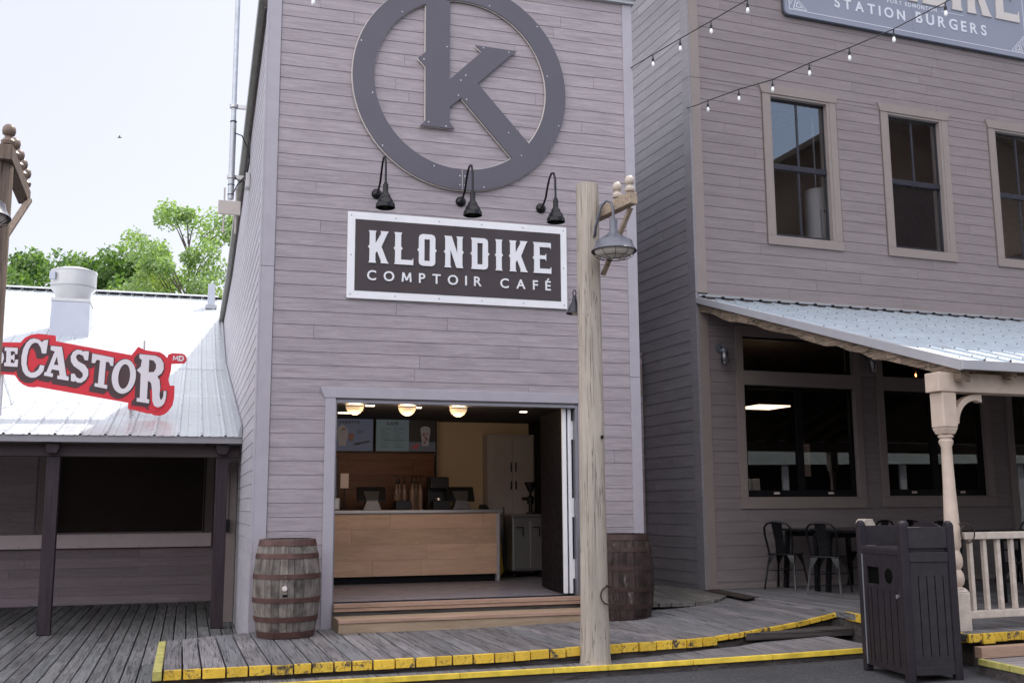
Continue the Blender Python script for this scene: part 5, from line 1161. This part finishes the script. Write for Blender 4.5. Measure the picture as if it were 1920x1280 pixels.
MB().tube([(-.05,-.205,.82),(.02,-.205,.82)], .02, 8).build('valve', M['matblack'], TK, 60)
MB().tube([(-.02,0,1.19),(-.02,0,2.74)], .02, 8).build('pipe', M['galv'], TK, 60)
# ---- porch roof
def skew(mb):
    mb.v = [(x+.20+.31*(y/4.93), y, z) for x, y, z in mb.v]; return mb
P0 = B0
SLP = (4.34-2.83)/4.95
def pz_(v): return 4.325+SLP*v       # v negative
mb = MB(); ribbed(mb, -.20, WB, .30, [(-.04,pz_(-.04)),(-2.0,pz_(-2.0)),(-4.90,pz_(-4.90))]); skew(mb); o = mb.build('porch_roof', M['roofB'], B0, 30, normals=False)
mb = MB()
for k in range(20):
    for v in (-.3,-1.1,-1.9,-2.7,-3.5,-4.2,-4.75):
        for du in (.276,.13): mb.box(-.2+.3*k+du-.006, -.2+.3*k+du+.006, v-.006, v+.006, pz_(v)+(.022 if du > .2 else .004), pz_(v)+(.031 if du > .2 else .013))
skew(mb).build('roof_screws', M['darkscrew'], B0)['kind'] = 'stuff'
mb = MB(); u = -.2
while u < 9: mb.box(u+.255, u+.30, -.06, -.035, pz_(0)+.0, pz_(0)+.035); u += .3
mb.build('roof_closure', M['toe'], B0)
trim('roof_flashing', [(.0,WB,-.05,-.035,4.345,4.375)], M['flash'], B0)
mb = MB(); mb.hexa([(-.235,-.035,pz_(0)-.075),(-.20,-.035,pz_(0)-.075),(-.20,-4.93,pz_(-4.93)-.085),(-.235,-4.93,pz_(-4.93)-.085),(-.235,-.035,pz_(0)+.012),(-.20,-.035,pz_(0)+.012),(-.20,-4.93,pz_(-4.93)+.012),(-.235,-4.93,pz_(-4.93)+.012)])
skew(mb).build('rake_fascia', M['fascia'], B0, bevel=.003)
trim('eave_fascia', [(-.345,WB,-4.965,-4.932,pz_(-4.93)-.080,pz_(-4.93)+.004)], M['fascia'], B0)
mb = MB(); mb.hexa([(-.19,-.04,pz_(0)-.035),(WB,-.04,pz_(0)-.035),(WB,-4.92,pz_(-4.92)-.035),(-.19,-4.92,pz_(-4.92)-.035),(-.19,-.04,pz_(0)-.012),(WB,-.04,pz_(0)-.012),(WB,-4.92,pz_(-4.92)-.012),(-.19,-4.92,pz_(-4.92)-.012)]); skew(mb); mb.build('roof_boards', M['rafter'], B0)
rnd = random.Random(12)
for k in range(14):
    u = -.185+.46*k+(0 if k else .0)
    mb = MB(); n = 24; pts = []
    for i in range(n+1):
        v = -.05-4.83*i/n; pts.append((v, pz_(v)-.037, pz_(v)-.037-.145+rnd.uniform(-.014,.018)+.012*math.sin(i*1.3+k)))
    wv = .075 if k else .10
    for (v0,a0,b0),(v1,a1,b1) in zip(pts, pts[1:]):
        mb.hexa([(u,v0,b0),(u+wv,v0,b0),(u+wv,v1,b1),(u,v1,b1),(u,v0,a0),(u+wv,v0,a0),(u+wv,v1,a1),(u,v1,a1)])
    if k == 0: skew(mb)
    bm_ = mb.build('rafter', M['rafter'], B0)
# beam & turned post
trim('porch_beam', [(-.455,WB,-4.78,-4.61,2.565,2.735)], M['tan'], B0, .006)
def turned_post(u, v, name='porch_post'):
    f = trim_one(name, (u-.079,u+.079,v-.079,v+.079,2.25,2.563), M['tan'], .01)
    mb = MB(); mb.hexa([(u-.058,v-.058,2.19),(u+.058,v-.058,2.19),(u+.058,v+.058,2.19),(u-.058,v+.058,2.19),(u-.0785,v-.0785,2.249),(u+.0785,v-.0785,2.249),(u+.0785,v+.0785,2.249),(u-.0785,v+.0785,2.249)]); mb.build('chamfer', M['tan'], f, bevel=.008)
    MB().lathe([(.048,2.189),(.066,2.18),(.066,2.165),(.053,2.16),(.053,2.145),(.062,2.135),(.062,2.12),(.046,2.079),(.048,1.9),(.053,1.7),(.061,1.5),(.066,1.35),(.066,1.22),(.048,1.185),(.066,1.13),(.070,1.09),(.066,1.05),(.048,1.02),(.068,.985),(.074,.94),(.068,.90),(.048,.875),(.068,.86)], 28, (u,v,0)).build('turned_shaft', M['tan'], f, 40)
    mb = MB(); mb.hexa([(u-.078,v-.078,.50),(u+.078,v-.078,.50),(u+.078,v+.078,.50),(u-.078,v+.078,.50),(u-.078,v-.078,.83),(u+.078,v-.078,.83),(u+.078,v+.078,.83),(u-.078,v+.078,.83)]); mb.hexa([(u-.078,v-.078,.8301),(u+.078,v-.078,.8301),(u+.078,v+.078,.8301),(u-.078,v+.078,.8301),(u-.05,v-.05,.868),(u+.05,v-.05,.868),(u+.05,v+.05,.868),(u-.05,v+.05,.868)])
    mb.build('post_base', M['palewood'], f, bevel=.01)
    return f
def trim_one(name, b, mt, bevel=.003): return MB().box(*b).build(name, mt, B0, bevel=bevel)
for u in (-.335, 2.7, 5.8): turned_post(u, -4.69)
# curved bracket right of the post
mb = MB(); R1, R2, n = .27, .215, 12; cx_, cz_ = -.258+.27, 2.555-.27
pts = [(cx_-R1*math.cos(R(90*i/n)), cz_+R1*math.sin(R(90*i/n))) for i in range(n+1)]; pin = [(cx_-R2*math.cos(R(90*i/n)), cz_+R2*math.sin(R(90*i/n))) for i in range(n+1)]
mb.prism(pts+[(cx_+.06, cz_+R1),(cx_+.06, cz_+R2-.02)]+pin[::-1], -4.73, -4.66); mb.build('curved_bracket', M['tan'], B0, bevel=.004)
# ---- railing
RL = thing('porch_railing', 'pale painted porch railing with square balusters right of the turned post', 'railing', FB, (-.25, -4.70, .5))
trim('top_rail', [(0,2.88,-.045,.045,.775,.835)], M['palewood'], RL, .006); trim('bottom_rail', [(0,2.88,-.035,.035,.10,.165)], M['palewood'], RL, .006)
for k in range(18):
    x = .085+.157*k
    trim('baluster', [(x-.019,x+.019,-.019,.019,.1655,.7745)], M['palewood'], RL, .003)
NP = thing('newel_post', 'short pale newel post with clipped top standing behind the litter bin', 'post', FB, (-.06, -3.2, .5))
mb = MB(); mb.prism([(-.06,.0),(.09,.0),(.09,.88),(.06,.935),(-.03,.935),(-.06,.90)], -.06, .06); mb.build('newel_shaft', M['palewood'], NP, bevel=.006)
for z in (.28,.52): MB().tube([(-.066,-.02,z),(-.066,.02,z)], .012, 8).build('hinge', M['screw'], NP, 60)
r2 = thing('iron_ring', 'iron ring hanging on the turned porch post above the railing', 'iron ring', FB, (-.285, -4.78, 1.41))
MB().tube([(.075*math.cos(a)+.035, -.0+.0*a, -.083+.078*math.sin(a)) for a in [2*math.pi*k/28 for k in range(28)]], .0065, 8, closed=True).build('ring', M['rust'], r2, 60)
MB().tube([(-.05,.05,0),(0,.0,.004),(.03,-.01,0)], .006, 8).build('staple', M['rust'], r2, 60)
# ---- wall lanterns
LN = thing('wall_lantern', 'dark wall lantern with clear glass jar left of the first porch window', 'lantern', FB, (.31, -.021, 3.66), group='jar lanterns on the porch wall')
mb = MB(); mb.x = Matrix.Rotation(R(90), 4, 'X'); mb.lathe([(.062,0),(.062,.02),(.03,.03)], 20); mb.build('back_plate', M['lampgrey'], LN, 40)
MB().tube([(0,-.02,0),(0,-.06,.03),(0,-.10,.02),(0,-.115,-.02)], .014, 8).build('arm', M['lampgrey'], LN, 60)
MB().lathe([(.012,.01),(.05,-.005),(.058,-.03),(.056,-.05)], 20, (0,-.115,-.02)).build('cap', M['lampgrey'], LN, 40)
MB().lathe([(.045,-.05),(.045,-.19),(.03,-.22),(.001,-.225)], 20, (0,-.115,-.02), cap=False).build('jar', M['bulbglass'], LN, 40)
MB().lathe([(.012,-.05),(.018,-.09),(.02,-.13),(.001,-.15)], 12, (0,-.115,-.02), cap=False).build('bulb', M['glint'], LN, 40)
mb = MB(); mb.tube([(.05*math.cos(2*math.pi*k/20), -.115+.05*math.sin(2*math.pi*k/20), -.15) for k in range(20)], .003, 5, closed=True)
for a in (0,90,180,270): mb.tube([(.05*math.cos(R(a)), -.115+.05*math.sin(R(a)), -.07),(.05*math.cos(R(a)), -.115+.05*math.sin(R(a)), -.2),(.01*math.cos(R(a)), -.115+.01*math.sin(R(a)), -.25)], .003, 5)
mb.build('guard', M['lampgrey'], LN, 60)
d = dup(LN, 'dark wall lantern with clear glass jar between the two porch windows'); d.matrix_world = FB.m @ Matrix.Translation((2.735, -.021, 3.64))
# ---- restaurant sign
R0 = thing('restaurant_sign', 'large blue grey rounded sign high on the restaurant wall reading FORT EDMONTON STATION BURGERS', 'sign', FB, (0, -.06, 0))
def rrect(a, b, c, d, r_, n=6):
    P_ = []
    for cx0, cz0, s_ in ((b-r_, d-r_, 0), (a+r_, d-r_, 90), (a+r_, c+r_, 180), (b-r_, c+r_, 270)):
        for i in range(n+1): P_.append((cx0+r_*math.cos(R(s_+90*i/n)), cz0+r_*math.sin(R(s_+90*i/n))))
    return P_
shape('sign_panel', [rrect(1.585, 6.27, 8.635, 10.35, .07)], .03, M['bsign'], R0, 0); shape('sign_backing', [rrect(1.57, 6.285, 8.62, 10.365, .08)], .02, M['bsignedge'], R0, .0205)
def outline(a, b, c, d, w_): return [[(a,c),(b,c),(b,d),(a,d)], [(a+w_,c+w_),(b-w_,c+w_),(b-w_,d-w_),(a+w_,d-w_)]]
shape('border_line', outline(1.655, 6.205, 8.708, 10.28, .011), .003, M['bline'], R0, -.0303)
def fret(x, z, sx, sz):
    k = .010
    def T(pts): return [(x+sx*a, z+sz*b) for a, b in pts]
    for P_ in ([(.05,.0),(.30,.0),(.11,.19)], [(.0,.05),(.0,.30),(.10,.20)]):
        for f in (1, .52):
            c0 = (sum(p[0] for p in P_)/3, sum(p[1] for p in P_)/3)
            o_ = [(c0[0]+(a-c0[0])*f, c0[1]+(b-c0[1])*f) for a, b in P_]; i_ = [(c0[0]+(a-c0[0])*(f-.17), c0[1]+(b-c0[1])*(f-.17)) for a, b in P_]
            shape('corner_fret', [T(o_), T(i_)], .003, M['bline'], R0, -.0303)
fret(1.675, 8.728, 1, 1); fret(6.185, 8.728, -1, 1)
letters('STATION', 2.47, 3.78, 8.885, .150, M['bline'], 'letter', R0, -.0303, .006, .006, split=True)
letters('BURGERS', 3.99, 5.39, 8.895, .165, M['bline'], 'letter', R0, -.0303, .006, .006, split=True)
letters('FORT', 3.455, 3.735, 9.125, .062, M['bline'], 'small_letter', R0, -.0303, .004, .0015, split=True)
letters('EDMONTON', 3.80, 4.41, 9.125, .062, M['bline'], 'small_letter', R0, -.0303, .004, .0015, split=True)
trim('dash', [(3.12,3.36,-.0335,-.0303,9.152,9.160),(4.50,4.95,-.0335,-.0303,9.152,9.160)], M['bline'], R0, 0)
KB = []; x = 1.80
for ch in 'KLONDIKE':
    wd = .54 if ch != 'I' else .27; KB.append((x, x+wd)); x += wd+.058
x0s = KB[0][0]; sc_ = (6.10-1.80)/(KB[-1][1]-x0s); KB = [(1.80+(a-x0s)*sc_, 1.80+(b-x0s)*sc_) for a, b in KB]
klondike(R0, KB, 9.225, .86, -.0303, .018, M['bletter'], off=0)
trim('seam', [(3.925,3.928,-.0306,-.0301,8.64,10.34)], M['bsignedge'], R0, 0)
# ---- litter bin
LB = thing('litter_bin', 'charcoal slatted two hole litter bin with tray top standing on the asphalt', 'litter bin', FW, (3.127, 8.553, .185), 10)
LX, LY, H0 = .475, .735, 1.03         # x along the right face, y along the slotted face (which looks to -x)
for x, y in ((0,0),(LX-.065,0),(0,LY-.065),(LX-.065,LY-.065)):
    mb = MB(); mb.box(x, x+.065, y, y+.065, .0, 1.235); mb.hexa([(x,y,1.2351),(x+.065,y,1.2351),(x+.065,y+.065,1.2351),(x,y+.065,1.2351),(x+.016,y+.016,1.262),(x+.049,y+.016,1.262),(x+.049,y+.049,1.262),(x+.016,y+.049,1.262)]); mb.build('corner_post', M['bin'], LB, bevel=.008)
# slotted door with real openings (plane x = .012)
mb = MB(); mb.x = SWAP
wallslab(mb, .066, LY-.066, .055, .985, [(.405,.60,.735,.875)], .012, .035); 
dn = MB(); dn.x = SWAP
dd = mb.build('door', M['bin'], LB, bevel=.003)
mb = MB(); mb.x = Matrix(((0,0,1,0),(1,0,0,0),(0,1,0,0),(0,0,0,1))); mb.lathe([(.058,.0095),(.062,.0115)], 28, (.245,.815,0)); mb.build('round_opening', M['dark'], dd, 40)
mb = MB(); mb.x = SWAP; mb.box(.40,.605,.04,.20,.73,.88); mb.build('slot_recess', M['dark'], LB)
for y in (.14,.24,.34,.44,.54,.60): trim('groove', [(.0105,.0118,y-.003,y+.003,.10,.70)], M['dark'], dd, 0)
mb = MB(); mb.x = Matrix(((0,0,1,0),(1,0,0,0),(0,1,0,0),(0,0,0,1))); mb.lathe([(.016,-.006),(.016,.0115)], 16, (.105,.66,0)); mb.build('lock', M['screw'], dd, 40)
trim('door_edge', [(.004,.0115,LY-.076,LY-.069,.06,.98)], M['flash'], LB, 0)
# right face with grooves
mb = MB(); siding(mb, 0, 0, 0, 0) if 0 else None
xs = [.066,.14,.212,.284,.356,LX-.066]
mb.box(.066, LX-.066, .014, .034, .16, .935)
sp_ = mb.build('side_panel', M['bin2'], LB, bevel=.002)
for x in xs[1:-1]: trim('groove', [(x-.003,x+.003,.0125,.0138,.20,.83)], M['dark'], sp_, 0)
trim('side_rail', [(.066,LX-.066,.004,.04,.936,1.015),(.066,LX-.066,.004,.04,.055,.12)], M['bin2'], LB, .004); trim('side_rail', [(.066,LX-.066,.009,.036,.1205,.1595)], M['bin2'], LB, .002)
trim('back_panel', [(LX-.035,LX-.012,.066,LY-.066,.055,.985),(.066,LX-.066,LY-.034,LY-.014,.055,.985)], M['bin2'], LB, 0)
trim('tray', [(.005,LX-.005,.036,LY-.036,1.016,1.045)], M['bin2'], LB, .004); trim('top_rail', [(.006,.035,.0655,LY-.0655,.986,1.0155)], M['bin'], LB, .003)
trim('hood_panel', [(.066,LX-.066,.008,.03,1.046,1.215),(.066,LX-.066,LY-.03,LY-.008,1.046,1.215)], M['bin2'], LB, .003)
mb = MB(); mb.x = SWAP; n = 12; mb.prism([(.066,1.046)]+[(.066+(LY-.132)*i/n, 1.18+.075*math.sin(math.pi*i/n)) for i in range(n+1)]+[(LY-.066,1.046)], LX-.032, LX-.01); mb.build('arched_back_panel', M['bin'], LB, bevel=.003)
# ---- cafe chairs and tables on the porch
CH = thing('cafe_chair', 'x', 'chair', FB, group='black metal cafe chairs on the porch')
trim('seat', [(-.18,.18,-.18,.18,.435,.452)], M['chairmetal'], CH, .008)
for sx in (-1,1):
    for sy in (-1,1):
        mb = MB(); q = .165; f = .235 if sx > 0 else .25; fy = .215
        top = [(sx*q,sy*q,.434),(sx*(q-.075),sy*q,.434),(sx*q,sy*(q-.075),.434)]
        bx, by = sx*f, sy*fy
        mb.face([(sx*q,sy*q,.434),(sx*(q-.085),sy*q,.434),(sx*(q-.022+ .02),sy*(q+.015),.30),(bx-sx*.022,by,.004),(bx,by,.004)])
        mb.face([(sx*q,sy*q,.434),(sx*q,sy*(q-.085),.434),(sx*(q+.015),sy*(q-.005),.30),(bx,by-sy*.022,.004),(bx,by,.004)])
        o = mb.build('leg', M['chairleg'], CH); m_ = o.modifiers.new('thick', 'SOLIDIFY'); m_.thickness = .006
hoop = [(-.17,-.15,.44),(-.19,-.165,.55),(-.235,-.18,.70),(-.262,-.172,.785),(-.275,-.13,.832),(-.285,-.06,.848),(-.287,0,.85),(-.285,.06,.848),(-.275,.13,.832),(-.262,.172,.785),(-.235,.18,.70),(-.19,.165,.55),(-.17,.15,.44)]
MB().tube(hoop, .0135, 8).build('back_frame', M['chairmetal'], CH, 60)
mb = MB(); P_ = [(-.178,.446,.065),(-.19,.52,.058),(-.215,.64,.060),(-.25,.75,.066),(-.283,.84,.070)]
for (x0_,z0_,w0_),(x1_,z1_,w1_) in zip(P_, P_[1:]): mb.hexa([(x0_,-w0_,z0_),(x0_+.004,-w0_,z0_),(x0_+.004,w0_,z0_),(x0_,w0_,z0_),(x1_,-w1_,z1_),(x1_+.004,-w1_,z1_),(x1_+.004,w1_,z1_),(x1_,w1_,z1_)])
mb.build('splat', M['chairmetal'], CH)
mb = MB()
for sy in (-1,1): mb.tube([(-.17,sy*.165,.20),(.17,sy*.165,.20)], .006, 6)
for sx in (-1,1): mb.tube([(sx*.19,-.17,.20),(sx*.19,.17,.20)], .006, 6)
for k_, (a, b) in enumerate((((-.19,-.18,.25),(.19,.18,.25)),)): MB().tube([a,b], .006, 6).build('brace', M['chairmetal'], CH, 60)
MB().tube([(-.19,.18,.235),(.19,-.18,.235)], .006, 6).build('brace', M['chairmetal'], CH, 60)
spots = [(.98,-.36,34,'black metal chair nearest the restaurant corner trim, back to the left'),(1.02,-1.18,36,'black metal chair second from the corner, its shiny front leg nearest'),(2.25,-.45,180,'black metal chair across the table with its back to the litter bin'),(2.35,-1.35,176,'black metal chair half hidden behind the newel post'),(3.1,-.55,5,'black metal chair whose back shows above the litter bin'),(4.35,-.9,90,'black metal chair behind the railing, seen right beside the turned post'),(5.2,-1.05,90,'black metal chair behind the railing, back rail second from the turned post'),(6.1,-1.0,100,'black metal chair behind the railing at the right edge'),(2.0,-3.3,92,'black metal chair close behind the first balusters of the railing'),(3.0,-3.2,84,'black metal chair behind the railing near the right picture edge')]
for i, (u, v, rz, lb) in enumerate(spots):
    c = CH if i == 0 else dup(CH, lb); c['label'] = lb; c.matrix_world = FB.m @ Matrix.Translation((u, v, .505)) @ Matrix.Rotation(R(rz), 4, 'Z')
TB = thing('cafe_table', 'x', 'table', FB, group='black cafe tables on the porch')
trim('table_top', [(-.62,.62,-.38,.38,.735,.765)], M['chairmetal'], TB, .004)
for sx in (-1,1):
    for sy in (-1,1): MB().bar((sx*.48,sy*.30,.734),(sx*.52,sy*.33,.002),.055,.055,(0,1,0)).build('leg', M['chairmetal'], TB, bevel=.005)
MB().box(-.5,.5,-.32,-.30,.66,.734).build('apron', M['chairmetal'], TB); MB().box(-.5,.5,.30,.32,.66,.734).build('apron', M['chairmetal'], TB)
for i, (u, v, rz, lb) in enumerate([(1.62,-.50,0,'black table against the porch wall under the first window'),(1.66,-1.32,0,'black table standing nearest the newel post'),(4.8,-1.9,0,'black table behind the railing near the second window'),(2.5,-2.6,0,'black table just behind the railing')]):
    c = TB if i == 0 else dup(TB, lb); c['label'] = lb; c.matrix_world = FB.m @ Matrix.Translation((u, v, .505)) @ Matrix.Rotation(R(rz), 4, 'Z')
# ---- gap between the buildings
GW = thing('infill_wall', 'narrow grey siding wall closing the gap between cafe and restaurant', 'wall', FB, (-1.35, 1.55, .0))
mb = MB(); siding(mb, 0, 1.31, .30, 3.70, (), .15, .30, seed=51); mb.build('siding', M['sidC'], GW); trim('wall_core', [(0,1.31,.001,.10,-.1,3.74)], M['sidC'], GW, 0)
trim('cap_trim', [(0,1.31,-.03,.12,3.741,3.80)], M['trimB'], GW)
MB_ = MB().box(1.12,1.27,-.10,-.021,3.15,3.62).build('meter_box', M['trimB'], GW, bevel=.006)
trim('meter_bracket', [(1.12,1.27,-.09,-.021,3.05,3.14)], M['galv'], GW, .004)
# ---- string lights
def string(label, pts, bulbs, hang=.10):
    t = thing('string_lights', label, 'string lights', FW, pts[0]); o0 = Vector(pts[0])
    P_ = [Vector(p)-o0 for p in pts]
    MB().tube(P_, .006, 6).build('cable', M['matblack'], t, 60)
    for b in bulbs:
        p = Vector(b)-o0
        f = MB().tube([p, p+Vector((0,0,-hang*.45))], .007, 6).build('drop_wire', M['matblack'], t, 60)
        bz = p+Vector((0,0,-hang*.45))
        s_ = MB().lathe([(.004,0),(.014,-.006),(.016,-.045),(.013,-.048)], 12, tuple(bz)).build('socket', M['matblack'], t, 40)
        MB().lathe([(.012,-.047),(.0175,-.07),(.019,-.085),(.0165,-.10),(.001,-.112)], 14, tuple(bz), cap=False).build('bulb', M['glint'], s_, 60)
    return t
s1p = [(1.517,12.48,7.034),(1.623,12.35,7.054),(1.75,12.1,7.04),(2.021,11.7,7.059),(2.294,11.2,7.037),(2.574,10.6,6.989),(2.844,9.9,6.92),(3.166,8.9,6.799)]
string('string of clear bulbs running from the cafe corner up past the restaurant wall', s1p, s1p[2:])
s2p = [(2.434,13.72,6.986),(2.542,13.5,6.945),(2.642,13.3,6.924),(2.947,12.8,6.874),(3.255,12.3,6.791),(3.572,11.8,6.785),(3.889,11.3,6.75),(4.215,10.8,6.736),(4.539,10.2,6.743),(4.866,9.6,6.802)]
string('string of clear bulbs from the restaurant corner crossing in front of its sign', s2p, s2p[2:])
string('string of bulbs above the cafe emblem with one bulb hanging into view', [(-2.153,9.0,6.60),(-1.853,9.2,6.40),(-1.40,9.6,6.70)], [(-1.853,9.2,6.40),(-1.40,9.6,6.70)])
for p, lb in (((1.50,12.50,7.03),'small steel eye hook on the cafe corner board holding the bulb string'),((2.43,13.74,6.985),'small steel eye hook on the restaurant corner holding the bulb string')):
    o = MB().tube([(0,0,0),(.03,-.02,0),(.05,-.03,.02),(.07,-.04,0),(.05,-.03,-.02),(.03,-.02,0)], .004, 6).build('eye_hook', M['steel'], None, 60); o.location = p; tag(o, lb, 'hook', 'hooks for the bulb strings')
# ============================================================ BEHIND THE CAMERA: what the windows mirror, and an added sky blocker
OB = thing('opposite_building', 'gabled building across the street mirrored in the restaurant windows', 'building', FW, (15.2, 6.0, 0), 40.5)
mb = MB(); Lw = 12; 
mb.prism([(-3,-.2),(Lw,-.2),(Lw,8.6),(4.6,13.13),(0.0,10.48),(-3,8.78)], 0, -.3); mb.build('gable_wall', M['cladding'], OB)
mb = MB(); mb.prism([(-3.4,8.58),(4.6,13.21),(Lw+.4,8.73),(Lw+.4,8.88),(4.6,13.38),(-3.4,8.73)], .35, -8); mb.build('roof', M['riser'], OB)
mb = MB(); mb.box(-2.9,Lw-.1,-7.9,-.31,-.2,8.5); mb.build('body', M['cladding'], OB)
CN = thing('canopy', 'long pale canopy across the street mirrored in the lower windows', 'canopy', FW, (15.2, 6.0, 0), 40.5)
trim('canopy_fascia', [(-9,8,1.6,1.7,2.55,2.95)], M['canopy'], CN); trim('canopy_roof', [(-9,8,.01,1.6,2.95,3.0)], M['canopy'], CN)
for x in (-8.9,-6,-3,0,3,6): trim('canopy_post', [(x,x+.15,1.45,1.59,-.2,2.55)], M['white'], CN)

RW = thing('low_sky_blocker', 'unseen two storey building row added behind the viewer to block low sky light', 'building', FW, (-16, -11, 0), 4)  # unseen row added to keep low sky light off the lower facades
mb = MB(); mb.box(-14, 30, -8, 0, -.2, 6.4); mb.build('wall', M['sidC'], RW)
mb = MB(); mb.prism([(-14.4,6.4),(30.4,6.4),(30.4,6.7),(-14.4,6.7)], .6, -8.4); mb.build('eave', M['fascia'], RW)
for k in range(9): trim('window', [(-11+4.6*k,-9.6+4.6*k,.001,.05,1.0,2.6),(-11+4.6*k,-9.6+4.6*k,.001,.05,4.0,5.5)], M['dark'], RW, 0)
